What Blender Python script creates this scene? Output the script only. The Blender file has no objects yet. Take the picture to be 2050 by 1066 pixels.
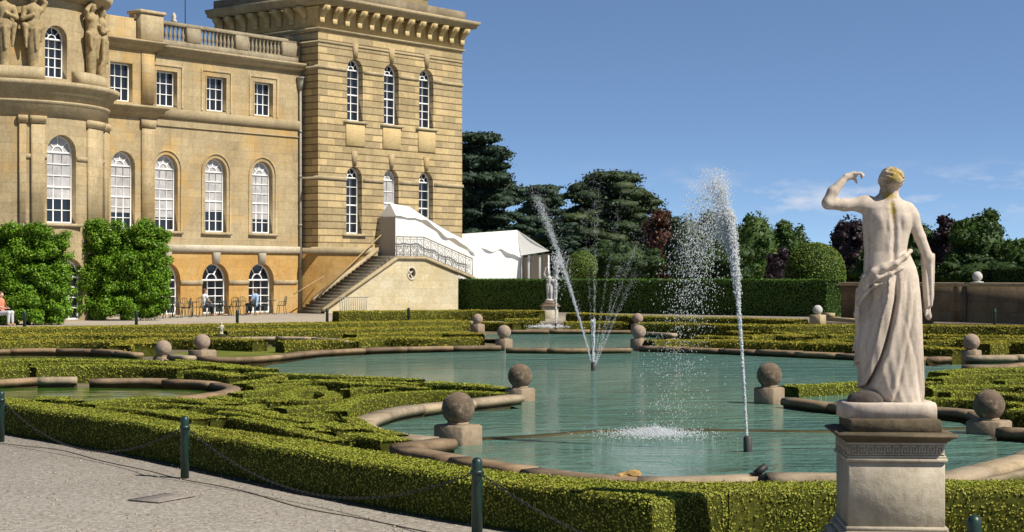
import bpy, math, random
import numpy as np
from mathutils import Vector, Matrix
from mathutils.geometry import delaunay_2d_cdt
rng = np.random.default_rng(7)
random.seed(7)
SC = bpy.context.scene
COL = SC.collection
R = math.radians
# ---------------------------------------------------------------- camera
FPX, EYE, HOR, CX = 3400.0, 1.9, 555.0, 1025.0
cam_d = bpy.data.cameras.new('camera'); cam = bpy.data.objects.new('camera', cam_d); COL.objects.link(cam)
cam.location = (0, 0, EYE); cam.rotation_euler = (R(90), 0, 0)
cam_d.sensor_width = 36; cam_d.lens = 36*FPX/2050; cam_d.shift_y = (HOR-533)/2050
cam_d.clip_start = .1; cam_d.clip_end = 5000
SC.camera = cam
SC.view_settings.view_transform = 'Standard'; SC.view_settings.look = 'None'; SC.view_settings.gamma = 1
SC.view_settings.exposure = 0.40
SC.cycles.use_denoising = True
SC.cycles.max_bounces = 6; SC.cycles.transparent_max_bounces = 12

def G(px, py, z=0.0):
    """ground point at height z seen at photo pixel (px,py)"""
    t = (EYE-z)*FPX/(py-HOR)
    return np.array([(px-CX)/FPX*t, t, z])
def GL(pts, z=0.0): return [G(a, b, z) for a, b in pts]
def AT(px, Y): return (px-CX)/FPX*Y
def ZH(py, Y): return EYE+(HOR-py)/FPX*Y

# ---------------------------------------------------------------- objects
OFF = {}
def link(o): COL.objects.link(o); return o
def empty(name, loc=(0, 0, 0), rz=0.0):
    o = link(bpy.data.objects.new(name, None)); o.location = loc; o.rotation_euler = (0, 0, rz)
    o.empty_display_size = .3
    return o
def tag(o, label=None, cat=None, group=None, kind=None):
    if label: o['label'] = label
    if cat: o['category'] = cat
    if group: o['group'] = group
    if kind: o['kind'] = kind
    return o
def mesh_np(name, V, F, smooth=False):
    """V (n,3) array, F (m,k) array or list of lists"""
    me = bpy.data.meshes.new(name)
    V = np.asarray(V, dtype=np.float32)
    if isinstance(F, np.ndarray):
        m, k = F.shape
        flat = F.astype(np.int32).ravel(); starts = np.arange(0, m*k, k, dtype=np.int32)
    else:
        m = len(F); flat = np.array([i for f in F for i in f], dtype=np.int32)
        ln = np.array([len(f) for f in F], dtype=np.int32)
        starts = np.concatenate([[0], np.cumsum(ln)[:-1]]).astype(np.int32) if m else np.zeros(0, np.int32)
    me.vertices.add(len(V)); me.vertices.foreach_set('co', V.ravel())
    me.loops.add(len(flat)); me.loops.foreach_set('vertex_index', flat)
    me.polygons.add(m); me.polygons.foreach_set('loop_start', starts)
    if smooth: me.polygons.foreach_set('use_smooth', np.ones(m, dtype=bool))
    me.update(calc_edges=True); me.validate()
    return me
def make(name, V, F, m, parent=None, smooth=False, loc=None):
    """mesh object. V in the parent's space (parent given: shifted by OFF) or world; loc moves the origin there"""
    V = np.asarray(V, dtype=np.float64)
    if loc is None:
        loc = (0, 0, 0)
        if parent is None:
            lo, hi = V.min(0), V.max(0); loc = ((lo[0]+hi[0])/2, (lo[1]+hi[1])/2, lo[2])
    V = V-np.array(loc)
    o = link(bpy.data.objects.new(name, mesh_np(name, V, F, smooth)))
    if m is not None: o.data.materials.append(m)
    o.location = loc
    if parent is not None: o.parent = parent
    return o
def dup(o, parent=None, loc=None, rz=None):
    c = link(o.copy())
    if parent is not None: c.parent = parent
    if loc is not None: c.location = loc
    if rz is not None: c.rotation_euler = (0, 0, rz)
    for ch in list(o.children): dup(ch, c)
    return c

class MB:
    def __init__(s): s.V = []; s.F = []; s.n = 0
    def add(s, V, F):
        V = np.asarray(V, dtype=np.float64).reshape(-1, 3)
        for f in F: s.F.append([i+s.n for i in f])
        s.V.append(V); s.n += len(V); return s
    def verts(s): return np.concatenate(s.V)
    def build(s, name, m, parent=None, smooth=False, loc=None):
        return make(name, s.verts(), s.F, m, parent, smooth, loc)
    def box(s, x0, x1, y0, y1, z0, z1, rz=0, c=(0, 0)):
        V = np.array([[x, y, z] for z in (z0, z1) for y in (y0, y1) for x in (x0, x1)], float)
        if rz:
            ca, sa = math.cos(rz), math.sin(rz); X = V[:, 0].copy()
            V[:, 0] = X*ca-V[:, 1]*sa; V[:, 1] = X*sa+V[:, 1]*ca
        V[:, 0] += c[0]; V[:, 1] += c[1]
        return s.add(V, [(0, 2, 3, 1), (4, 5, 7, 6), (0, 1, 5, 4), (2, 6, 7, 3), (0, 4, 6, 2), (1, 3, 7, 5)])
    def bbox(s, x0, x1, y0, y1, z0, z1, b=.01, rz=0, c=(0, 0)):
        """box with chamfered edges"""
        lay = [(z0, b), (z0+b, 0), (z1-b, 0), (z1, b)]
        rings = []
        for z, i in lay:
            q = b
            rings.append([(x0+i+q, y0+i, z), (x1-i-q, y0+i, z), (x1-i, y0+i+q, z), (x1-i, y1-i-q, z), (x1-i-q, y1-i, z), (x0+i+q, y1-i, z), (x0+i, y1-i-q, z), (x0+i, y0+i+q, z)])
        V = np.array([p for r in rings for p in r], float)
        if rz:
            ca, sa = math.cos(rz), math.sin(rz); X = V[:, 0].copy()
            V[:, 0] = X*ca-V[:, 1]*sa; V[:, 1] = X*sa+V[:, 1]*ca
        V[:, 0] += c[0]; V[:, 1] += c[1]
        F = [tuple(range(7, -1, -1)), tuple(range(24, 32))]
        for k in range(3):
            for j in range(8): F.append((k*8+j, k*8+(j+1) % 8, k*8+8+(j+1) % 8, k*8+8+j))
        return s.add(V, F)
    def tube(s, pts, rad, n=8, caps=True):
        pts = [np.array(p, float) for p in pts]
        if not hasattr(rad, '__len__'): rad = [rad]*len(pts)
        V = []; up0 = None
        for i, p in enumerate(pts):
            t = pts[min(i+1, len(pts)-1)]-pts[max(i-1, 0)]; t = t/(np.linalg.norm(t)+1e-9)
            ref = np.array([0, 0, 1.]) if abs(t[2]) < .9 else np.array([1., 0, 0])
            if up0 is not None: ref = up0
            a = np.cross(t, ref); a /= np.linalg.norm(a)+1e-9; b = np.cross(a, t); up0 = b
            for j in range(n):
                w = 2*math.pi*j/n; V.append(p+rad[i]*(a*math.cos(w)+b*math.sin(w)))
        F = []
        for i in range(len(pts)-1):
            for j in range(n): F.append((i*n+j, i*n+(j+1) % n, (i+1)*n+(j+1) % n, (i+1)*n+j))
        if caps: F.append(tuple(range(n-1, -1, -1))); F.append(tuple(range((len(pts)-1)*n, len(pts)*n)))
        return s.add(V, F)
    def lathe(s, prof, c=(0, 0, 0), n=16):
        V = []
        for r, z in prof:
            for j in range(n):
                w = 2*math.pi*j/n; V.append((c[0]+r*math.cos(w), c[1]+r*math.sin(w), c[2]+z))
        F = []
        for i in range(len(prof)-1):
            for j in range(n): F.append((i*n+j, i*n+(j+1) % n, (i+1)*n+(j+1) % n, (i+1)*n+j))
        F.append(tuple(range(n-1, -1, -1))); F.append(tuple(range((len(prof)-1)*n, len(prof)*n)))
        return s.add(V, F)
    def sphere(s, c, r, nu=24, nv=14, fn=None):
        V = [(0, 0, -1)]
        for i in range(1, nv):
            a = -math.pi/2+math.pi*i/nv
            for j in range(nu):
                w = 2*math.pi*j/nu; V.append((math.cos(a)*math.cos(w), math.cos(a)*math.sin(w), math.sin(a)))
        V.append((0, 0, 1)); V = np.array(V, float)
        if fn is not None: V = V*fn(V)[:, None]
        rr = np.array(r if hasattr(r, '__len__') else (r, r, r), float)
        V = V*rr+np.array(c, float)
        F = []; L = len(V)-1
        for j in range(nu): F.append((0, 1+(j+1) % nu, 1+j)); F.append((L, L-nu+j, L-nu+(j+1) % nu))
        for i in range(nv-2):
            for j in range(nu):
                a = 1+i*nu+j; b = 1+i*nu+(j+1) % nu; F.append((a, b, b+nu, a+nu))
        return s.add(V, F)
    def prism(s, poly, z0, z1):
        n = len(poly); V = [(p[0], p[1], z0) for p in poly]+[(p[0], p[1], z1) for p in poly]
        F = [tuple(range(n-1, -1, -1)), tuple(range(n, 2*n))]+[(i, (i+1) % n, n+(i+1) % n, n+i) for i in range(n)]
        return s.add(V, F)
    def sweep(s, path, prof, closed_prof=True, cap=True):
        """profile (o,z) swept along plan path, o outwards = right of travel, mitred"""
        P = [np.array(p[:2], float) for p in path]; n = len(P); k = len(prof); V = []
        for i in range(n):
            d0 = P[i]-P[i-1] if i else P[1]-P[0]; d1 = P[i+1]-P[i] if i < n-1 else d0
            if not i: d0 = d1
            d0 = d0/np.linalg.norm(d0); d1 = d1/np.linalg.norm(d1)
            n0 = np.array([d0[1], -d0[0]]); n1 = np.array([d1[1], -d1[0]])
            m = (n0+n1)/(1+max(-.8, n0@n1))
            for o, z in prof: V.append((P[i][0]+m[0]*o, P[i][1]+m[1]*o, z))
        F = []
        for i in range(n-1):
            for j in range(k if closed_prof else k-1):
                F.append((i*k+j, (i+1)*k+j, (i+1)*k+(j+1) % k, i*k+(j+1) % k))
        if cap and closed_prof: F.append(tuple(range(k))); F.append(tuple(range((n-1)*k+k-1, (n-1)*k-1, -1)))
        return s.add(V, F)

def resample(pts, step):
    P = np.array([p[:2] for p in pts], float)
    # catmull-rom smoothing is left to the caller; plain arc-length resample
    d = np.linalg.norm(np.diff(P, axis=0), axis=1); s = np.concatenate([[0], np.cumsum(d)])
    n = max(2, int(round(s[-1]/step))+1); t = np.linspace(0, s[-1], n)
    return np.stack([np.interp(t, s, P[:, 0]), np.interp(t, s, P[:, 1])], 1)
def smooth(pts, it=8):
    """catmull-rom through plan points"""
    P = np.array([p[:2] for p in pts], float)
    if len(P) < 3: return P
    Q = np.concatenate([[2*P[0]-P[1]], P, [2*P[-1]-P[-2]]]); out = []
    for i in range(1, len(Q)-2):
        p0, p1, p2, p3 = Q[i-1:i+3]
        for t in np.linspace(0, 1, it, endpoint=False):
            out.append(.5*((2*p1)+(-p0+p2)*t+(2*p0-5*p1+4*p2-p3)*t*t+(-p0+3*p1-3*p2+p3)*t**3))
    out.append(P[-1]); return np.array(out)
def hnoise(P, sc, seed=0.0):
    """cheap smooth noise -1..1 from summed sines"""
    P = np.asarray(P)*sc; x, y, z = P[:, 0]+seed*3.1, P[:, 1]+seed*1.7, P[:, 2]-seed*2.3
    return (np.sin(x*1.7+y*2.3+1.1*np.sin(z*1.9+y))+np.sin(y*2.9-z*1.3+1.3*np.sin(x*1.3+2))+np.sin(z*2.6+x*1.1+1.2*np.sin(y*1.7+z)))/3
def leaf_quads(P, N, size, asp=.55, tilt=.7, jit=.0, r=None):
    """one rhombic leaf per point, facing roughly N"""
    r = r or rng; n = len(P)
    if jit: P = P+r.normal(0, jit, (n, 3))
    N = N+r.normal(0, tilt, (n, 3)); N /= np.linalg.norm(N, axis=1)[:, None]+1e-9
    A = np.cross(N, r.normal(0, 1, (n, 3))); A /= np.linalg.norm(A, axis=1)[:, None]+1e-9
    B = np.cross(N, A); s = (size*r.uniform(.6, 1.3, n))[:, None]
    V = np.stack([P-A*s*.5, P+B*s*.5*asp, P+A*s*.5, P-B*s*.5*asp], 1).reshape(-1, 3)
    return V, np.arange(4*n).reshape(n, 4)
def scatter(V, F, dens, r=None):
    """area weighted random points on faces (tri/quads as fans)"""
    r = r or rng; T = []
    for f in F:
        for k in range(1, len(f)-1): T.append((f[0], f[k], f[k+1]))
    T = np.array(T); a, b, c = V[T[:, 0]], V[T[:, 1]], V[T[:, 2]]
    cr = np.cross(b-a, c-a); ar = np.linalg.norm(cr, axis=1)/2
    d = dens if not callable(dens) else dens((a+b+c)/3)
    cnt = r.poisson(ar*d); idx = np.repeat(np.arange(len(T)), cnt)
    u = r.random(len(idx)); v = r.random(len(idx)); fl = u+v > 1; u[fl] = 1-u[fl]; v[fl] = 1-v[fl]
    P = a[idx]+(b-a)[idx]*u[:, None]+(c-a)[idx]*v[:, None]
    N = cr[idx]/(2*ar[idx][:, None]+1e-12)
    return P, N
def join(parts):
    V = []; F = []; n = 0
    for v, f in parts:
        V.append(np.asarray(v)); n0 = n; n += len(v)
        F += [[i+n0 for i in q] for q in (f.tolist() if isinstance(f, np.ndarray) else f)]
    return np.concatenate(V), F

# ---------------------------------------------------------------- implicit sculpting (numpy surface nets)
def surface_nets(D, org, h):
    s = D < 0; nx, ny, nz = D.shape
    cells = np.zeros((nx-1, ny-1, nz-1), bool); first = s[:-1, :-1, :-1]
    P = np.zeros((nx-1, ny-1, nz-1, 3)); C = np.zeros((nx-1, ny-1, nz-1))
    def sl(o): return tuple(slice(o[i], D.shape[i]-1+o[i]) for i in range(3))
    cor = [(i, j, k) for i in (0, 1) for j in (0, 1) for k in (0, 1)]
    for o in cor: cells |= s[sl(o)] != first
    ii = np.argwhere(cells); idx = -np.ones(cells.shape, int); idx[cells] = np.arange(len(ii))
    acc = np.zeros((len(ii), 3)); cnt = np.zeros(len(ii))
    for a in cor:
        for ax in range(3):
            if a[ax]: continue
            b = list(a); b[ax] = 1
            va = D[ii[:, 0]+a[0], ii[:, 1]+a[1], ii[:, 2]+a[2]]; vb = D[ii[:, 0]+b[0], ii[:, 1]+b[1], ii[:, 2]+b[2]]
            m = (va < 0) != (vb < 0); t = np.where(m, va/np.where(m, va-vb, 1), 0)
            p = np.array(a, float)[None]+np.zeros((len(ii), 3)); p[:, ax] += t
            acc[m] += p[m]; cnt[m] += 1
    V = (ii+acc/cnt[:, None])*h+np.array(org)
    Q = []
    for ax in range(3):
        b, c = [(1, 2), (2, 0), (0, 1)][ax]
        lo = [slice(None)]*3; hi = [slice(None)]*3; lo[ax] = slice(0, -1); hi[ax] = slice(1, None)
        e = s[tuple(lo)] != s[tuple(hi)]; E = np.argwhere(e)
        E = E[(E[:, b] > 0) & (E[:, c] > 0) & (E[:, b] < D.shape[b]-1) & (E[:, c] < D.shape[c]-1)]
        def g(db, dc):
            q = E.copy(); q[:, b] += db; q[:, c] += dc; return idx[q[:, 0], q[:, 1], q[:, 2]]
        q = np.stack([g(-1, -1), g(0, -1), g(0, 0), g(-1, 0)], 1)
        ins = s[E[:, 0], E[:, 1], E[:, 2]]; q[~ins] = q[~ins][:, ::-1]; Q.append(q)
    return V, np.concatenate(Q)
def cap(a, b, r0, r1=None, k=None): return ('c', np.array(a, float), np.array(b, float), r0, r0 if r1 is None else r1, k)
def ell(c, r, k=None, rot=0.0): return ('e', np.array(c, float), np.array(r, float), rot, k)
def fld(lo, hi, fn, k=None): return ('f', np.array(lo, float), np.array(hi, float), fn, k)
def sculpt(prims, h=.008, k=.02, cut=None):
    lo = np.full(3, 1e9); hi = -lo; bb = []
    for p in prims:
        if p[0] == 'c':
            m = max(p[3], p[4]); a = np.minimum(p[1], p[2])-m; b = np.maximum(p[1], p[2])+m
        elif p[0] == 'e': m = p[2].max() if p[3] else p[2]; a = p[1]-m; b = p[1]+m
        else: a, b = p[1], p[2]
        bb.append((a, b)); lo = np.minimum(lo, a); hi = np.maximum(hi, b)
    lo = lo-4*h; hi = hi+4*h; n = np.ceil((hi-lo)/h).astype(int)+1
    D = np.full(n, 1.0); ax = [lo[i]+h*np.arange(n[i]) for i in range(3)]
    for p, (a, b) in zip(prims, bb):
        kk = p[-1] if p[-1] is not None else k; pad = kk*2+2*h
        i0 = np.maximum(0, np.floor((a-pad-lo)/h).astype(int)); i1 = np.minimum(n, np.ceil((b+pad-lo)/h).astype(int)+1)
        X, Y, Z = np.meshgrid(ax[0][i0[0]:i1[0]], ax[1][i0[1]:i1[1]], ax[2][i0[2]:i1[2]], indexing='ij')
        if p[0] == 'c':
            d = p[2]-p[1]; L = d@d+1e-12
            t = np.clip(((X-p[1][0])*d[0]+(Y-p[1][1])*d[1]+(Z-p[1][2])*d[2])/L, 0, 1)
            f = np.sqrt((X-p[1][0]-t*d[0])**2+(Y-p[1][1]-t*d[1])**2+(Z-p[1][2]-t*d[2])**2)-(p[3]+(p[4]-p[3])*t)
        elif p[0] == 'e':
            x, y, z = X-p[1][0], Y-p[1][1], Z-p[1][2]
            if p[3]: ca, sa = math.cos(p[3]), math.sin(p[3]); x, z = x*ca+z*sa, -x*sa+z*ca
            r = p[2]; k0 = np.sqrt((x/r[0])**2+(y/r[1])**2+(z/r[2])**2); k1 = np.sqrt((x/r[0]**2)**2+(y/r[1]**2)**2+(z/r[2]**2)**2)+1e-9
            f = k0*(k0-1)/k1
        else: f = p[3](X, Y, Z)
        S = D[i0[0]:i1[0], i0[1]:i1[1], i0[2]:i1[2]]
        hh = np.maximum(kk-np.abs(S-f), 0)/kk
        D[i0[0]:i1[0], i0[1]:i1[1], i0[2]:i1[2]] = np.minimum(S, f)-hh*hh*kk*.25
    if cut is not None:
        X, Y, Z = np.meshgrid(*ax, indexing='ij'); D = np.maximum(D, cut(X, Y, Z))
    return surface_nets(D, lo, h)

# ---------------------------------------------------------------- materials
def newmat(name):
    m = bpy.data.materials.new(name); m.use_nodes = True; nt = m.node_tree; return m, nt, nt.nodes['Principled BSDF']
def nd(nt, t, **kw):
    n = nt.nodes.new(t)
    for k, v in kw.items():
        if k.startswith('i_'):
            key = k[2:]; n.inputs[int(key) if key.isdigit() else key].default_value = v
        else: setattr(n, k, v)
    return n
def coords(nt, kind='Object', scale=None):
    tc = nd(nt, 'ShaderNodeTexCoord'); out = tc.outputs[kind]
    if scale is not None:
        mp = nd(nt, 'ShaderNodeMapping'); mp.inputs['Scale'].default_value = scale; nt.links.new(out, mp.inputs[0]); out = mp.outputs[0]
    return out
def noise(nt, vec, scale, detail=4, rough=.6, dist=0):
    n = nd(nt, 'ShaderNodeTexNoise'); n.inputs['Scale'].default_value = scale; n.inputs['Detail'].default_value = detail
    n.inputs['Roughness'].default_value = rough; n.inputs['Distortion'].default_value = dist
    nt.links.new(vec, n.inputs['Vector']); return n.outputs['Fac']
def ramp(nt, fac, stops):
    r = nd(nt, 'ShaderNodeValToRGB'); e = r.color_ramp.elements
    while len(e) < len(stops): e.new(.5)
    for q, (p, c) in zip(e, stops): q.position = p; q.color = (*c, 1) if len(c) == 3 else c
    nt.links.new(fac, r.inputs[0]); return r.outputs[0]
def mix(nt, fac, a, b, mode='MIX'):
    n = nd(nt, 'ShaderNodeMix', data_type='RGBA', blend_type=mode)
    for s, v in ((n.inputs[0], fac), (n.inputs[6], a), (n.inputs[7], b)):
        if isinstance(v, (int, float)): s.default_value = v
        elif isinstance(v, tuple): s.default_value = (*v, 1)
        else: nt.links.new(v, s)
    return n.outputs[2]
def mth(nt, op, a, b=0.0, c=None, clamp=False):
    n = nd(nt, 'ShaderNodeMath', operation=op); n.use_clamp = clamp
    for s, v in zip(n.inputs, (a, b, c)):
        if v is None: continue
        if isinstance(v, (int, float)): s.default_value = v
        else: nt.links.new(v, s)
    return n.outputs[0]
def bump(nt, bs, h, strength=.3, dist=.02):
    b = nd(nt, 'ShaderNodeBump'); b.inputs['Strength'].default_value = strength; b.inputs['Distance'].default_value = dist
    nt.links.new(h, b.inputs['Height']); nt.links.new(b.outputs[0], bs.inputs['Normal'])
def simple(name, c, rough=.6, metal=0, spec=.5, var=.0, scale=6):
    m, nt, b = newmat(name); b.inputs['Base Color'].default_value = (*c, 1); b.inputs['Roughness'].default_value = rough
    b.inputs['Metallic'].default_value = metal; b.inputs['Specular IOR Level'].default_value = spec
    if var:
        v = coords(nt); f = noise(nt, v, scale, 5)
        lo = tuple(x*(1-var) for x in c); hi = tuple(min(1, x*(1+var)) for x in c)
        nt.links.new(ramp(nt, f, [(.3, lo), (.7, hi)]), b.inputs['Base Color']); bump(nt, b, f, .2, .01)
    return m
def stone(name, cols, sc=.6, fine=9, brick=None, stain=None, stain_sc=.35, islands=False, bmp=.35, streak=None, wet=None):
    """weathered limestone: broad patches, fine grain, optional ashlar coursing (row, width, joint colour, contrast)"""
    m, nt, b = newmat(name); v = coords(nt); b.inputs['Roughness'].default_value = .9; b.inputs['Specular IOR Level'].default_value = .2
    f1 = noise(nt, v, sc, 6, .65); n = len(cols)
    c = ramp(nt, f1, [(.3+.4*i/(n-1), q) for i, q in enumerate(cols)])
    f2 = noise(nt, v, fine, 5, .7); g = ramp(nt, f2, [(.25, (.72, .70, .68)), (.75, (1.15, 1.15, 1.12))])
    c = mix(nt, 1.0, c, g, 'MULTIPLY')
    if stain:
        f3 = noise(nt, v, stain_sc, 5, .7, .6); c = mix(nt, ramp(nt, f3, [(.5, (0, 0, 0)), (.72, (1, 1, 1))]), c, stain)
    if streak:
        v2 = coords(nt, 'Object', (1.6, 1.6, .18)); f4 = noise(nt, v2, 1.6, 5, .7)
        c = mix(nt, mth(nt, 'MULTIPLY', ramp(nt, f4, [(.52, (0, 0, 0)), (.75, (1, 1, 1))]), streak[1]), c, streak[0])
    h = f2
    if brick:
        row, wid, joint, con = brick
        sx = nd(nt, 'ShaderNodeSeparateXYZ'); nt.links.new(v, sx.inputs[0]); cb = nd(nt, 'ShaderNodeCombineXYZ')
        nt.links.new(mth(nt, 'SUBTRACT', sx.outputs[0], sx.outputs[1]), cb.inputs[0]); nt.links.new(sx.outputs[2], cb.inputs[1])
        br = nd(nt, 'ShaderNodeTexBrick'); nt.links.new(cb.outputs[0], br.inputs['Vector'])
        br.inputs['Scale'].default_value = 1; br.inputs['Row Height'].default_value = row; br.inputs['Brick Width'].default_value = wid
        br.inputs['Mortar Size'].default_value = joint[1]; br.inputs['Mortar Smooth'].default_value = .2; br.inputs['Bias'].default_value = -.25
        if joint[1] < 0: br.inputs['Mortar Size'].default_value = -joint[1]*.35
        br.inputs['Color1'].default_value = (*con[0], 1); br.inputs['Color2'].default_value = (*con[1], 1); br.inputs['Mortar'].default_value = (*joint[0], 1)
        c = mix(nt, 1.0, c, br.outputs['Color'], 'MULTIPLY')
        h = mth(nt, 'SUBTRACT', mth(nt, 'MULTIPLY', f2, .3), br.outputs['Fac'])
        if joint[1] < 0:                              # deep level joints, faint upright ones
            fr = mth(nt, 'FRACT', mth(nt, 'DIVIDE', sx.outputs[2], row)); ln_ = mth(nt, 'MULTIPLY', mth(nt, 'LESS_THAN', fr, -joint[1]/row*1.6), mth(nt, 'MULTIPLY_ADD', f2, .6, .55), None, True)
            c = mix(nt, ln_, c, mix(nt, 1.0, c, (.36, .32, .28), 'MULTIPLY')); h = mth(nt, 'SUBTRACT', h, ln_)
    if wet:                                           # algae and damp below the waterline mark
        sz_ = nd(nt, 'ShaderNodeSeparateXYZ'); nt.links.new(v, sz_.inputs[0]); wl = mth(nt, 'MULTIPLY_ADD', mth(nt, 'ADD', sz_.outputs[2], mth(nt, 'MULTIPLY', f2, -.08)), -18.0, wet*18.0, True); c = mix(nt, wl, c, mix(nt, 1.0, c, (.30, .34, .22), 'MULTIPLY'))
    if islands:
        gm = nd(nt, 'ShaderNodeNewGeometry')
        c = mix(nt, 1.0, c, ramp(nt, gm.outputs['Random Per Island'], [(0, (.68, .66, .66)), (.45, (.95, .93, .9)), (1, (1.3, 1.22, 1.08))]), 'MULTIPLY')
    nt.links.new(c, b.inputs['Base Color']); bump(nt, b, h, bmp, .03)
    return m
def leafmat(name, cols, trans=.35, rough=.5, patch=None, psc=1.2):
    """leaves: colour varies from leaf to leaf and in broad patches; some light passes through"""
    m, nt, b = newmat(name); gm = nd(nt, 'ShaderNodeNewGeometry'); n = len(cols)
    c = ramp(nt, gm.outputs['Random Per Island'], [(i/(n-1), q) for i, q in enumerate(cols)])
    if patch:
        v = coords(nt); c = mix(nt, ramp(nt, noise(nt, v, psc, 4), [(.42, (0, 0, 0)), (.68, (1, 1, 1))]), c, mix(nt, .5, c, patch))
    nt.links.new(c, b.inputs['Base Color']); b.inputs['Roughness'].default_value = rough; b.inputs['Specular IOR Level'].default_value = .25
    t = nd(nt, 'ShaderNodeBsdfTranslucent'); nt.links.new(mix(nt, 1.0, c, (1.0, 1.1, .5), 'MULTIPLY'), t.inputs[0])
    ms = nd(nt, 'ShaderNodeMixShader'); ms.inputs[0].default_value = trans
    nt.links.new(b.outputs[0], ms.inputs[1]); nt.links.new(t.outputs[0], ms.inputs[2])
    nt.links.new(ms.outputs[0], nt.nodes['Material Output'].inputs[0]); return m
# ================================================================ palace
TH = math.atan(2775/FPX); UX, UY = math.sin(TH), math.cos(TH)          # along the front
PHI = math.atan2(UY, UX); P0 = np.array([-15.1, 86.0, 0.0])
def L2W(s, d, z=0.0): return np.array([P0[0]+s*UX+d*UY, P0[1]+s*UY-d*UX, z])
M_wall = stone('honey_limestone', [(.31, .24, .14), (.42, .335, .20), (.48, .395, .25)], .55, 7, brick=(.42, 1.1, ((.74, .7, .66), .007), ((.9, .9, .9), (1.1, 1.09, 1.06))), stain=(.47, .295, .095), stain_sc=.28, streak=((.22, .175, .11), .6))
M_base = stone('orange_limestone', [(.42, .24, .075), (.50, .30, .10), (.48, .33, .14)], .6, 7, brick=(.4, 1.0, ((.85, .8, .75), .006), ((.93, .93, .93), (1.06, 1.05, 1.02))), stain=(.50, .36, .17), stain_sc=.4, streak=((.34, .25, .13), .4))
M_tower = stone('rusticated_limestone', [(.34, .265, .15), (.43, .34, .195), (.48, .385, .23)], .5, 7, brick=(.372, 1.15, ((.72, .68, .62), -.034), ((.84, .84, .83), (1.4, 1.36, 1.22))), streak=((.25, .2, .13), .4), bmp=.6)
M_trim = stone('grey_trim_stone', [(.33, .27, .17), (.42, .34, .21), (.47, .39, .25)], 1.1, 9, streak=((.20, .17, .12), .55))
M_pale = stone('pale_trim_stone', [(.50, .45, .34), (.58, .52, .40), (.62, .57, .46)], 1.2, 9, streak=((.36, .31, .22), .4))
M_pale2 = stone('pale_ashlar', [(.50, .43, .28), (.57, .50, .34), (.60, .55, .42)], .7, 8, brick=(.42, 1.1, ((.82, .78, .72), .007), ((.93, .93, .93), (1.05, 1.05, 1.04))), stain=(.48, .36, .16), stain_sc=.5)
M_dk = stone('dark_weathered_stone', [(.13, .11, .075), (.22, .18, .12), (.30, .25, .17)], 1.2, 9)
M_white = simple('white_paint', (.78, .78, .76), .5)
M_blind = simple('pale_blind', (.40, .39, .385), .35, var=.3, scale=1.6)
mg, nt, b = newmat('dark_glass'); b.inputs['Base Color'].default_value = (.012, .015, .02, 1); b.inputs['Roughness'].default_value = .06
gmv = coords(nt); bump(nt, b, noise(nt, gmv, 1.3, 1), .08, .05); M_glass = mg
M_lead = simple('lead_pipe', (.30, .28, .23), .7, var=.25)
M_iron = simple('wrought_iron', (.045, .045, .04), .6)
M_ironlt = simple('sunlit_iron', (.26, .25, .21), .6)
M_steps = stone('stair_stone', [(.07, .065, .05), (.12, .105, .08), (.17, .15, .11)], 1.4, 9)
M_wood = simple('oak_handrail', (.34, .235, .12), .6, var=.2)

palace = empty('palace', P0, PHI)
tag(palace, 'honey coloured stone palace with square corner tower, balustraded wing and round bow', 'palace')

def arch_pts(cx, z0, w, ztop, n=14):
    r = w/2; zs = ztop-r
    P = [(cx-r, z0), (cx+r, z0)]
    return P+[(cx+r*math.cos(a), zs+r*math.sin(a)) for a in np.linspace(0, math.pi, n+1)]
def rect_pts(cx, z0, w, z1): return [(cx-w/2, z0), (cx+w/2, z0), (cx+w/2, z1), (cx-w/2, z1)]
def inside(p, poly):
    x, y = p; c = False; j = len(poly)-1
    for i in range(len(poly)):
        if (poly[i][1] > y) != (poly[j][1] > y) and x < (poly[j][0]-poly[i][0])*(y-poly[i][1])/(poly[j][1]-poly[i][1])+poly[i][0]: c = not c
        j = i
    return c
def wall(mb, outer, holes, mp, depth=.34, cuts=()):
    """flat wall with openings and their reveals; mp(s,d,z) places it"""
    co = [Vector(p) for p in outer]; ed = [(i, (i+1) % len(outer)) for i in range(len(outer))]
    for h in holes:
        b0 = len(co); co += [Vector(p) for p in h]; ed += [(b0+i, b0+(i+1) % len(h)) for i in range(len(h))]
    zlo = min(p[1] for p in outer); zhi = max(p[1] for p in outer)
    for s in cuts:
        b0 = len(co); co += [Vector((s, zlo)), Vector((s, zhi))]; ed.append((b0, b0+1))
    v, e, f, *_ = delaunay_2d_cdt(co, ed, [], 0, 1e-5)
    F = []
    for t in f:
        c = (sum(v[i][0] for i in t)/len(t), sum(v[i][1] for i in t)/len(t))
        if inside(c, outer) and not any(inside(c, h) for h in holes): F.append(tuple(t))
    mb.add([mp(p[0], 0, p[1]) for p in v], F)
    for h in holes:
        n = len(h); V = [mp(p[0], 0, p[1]) for p in h]+[mp(p[0], -depth, p[1]) for p in h]
        mb.add(V, [(i, n+i, n+(i+1) % n, (i+1) % n) for i in range(n)])
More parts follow.
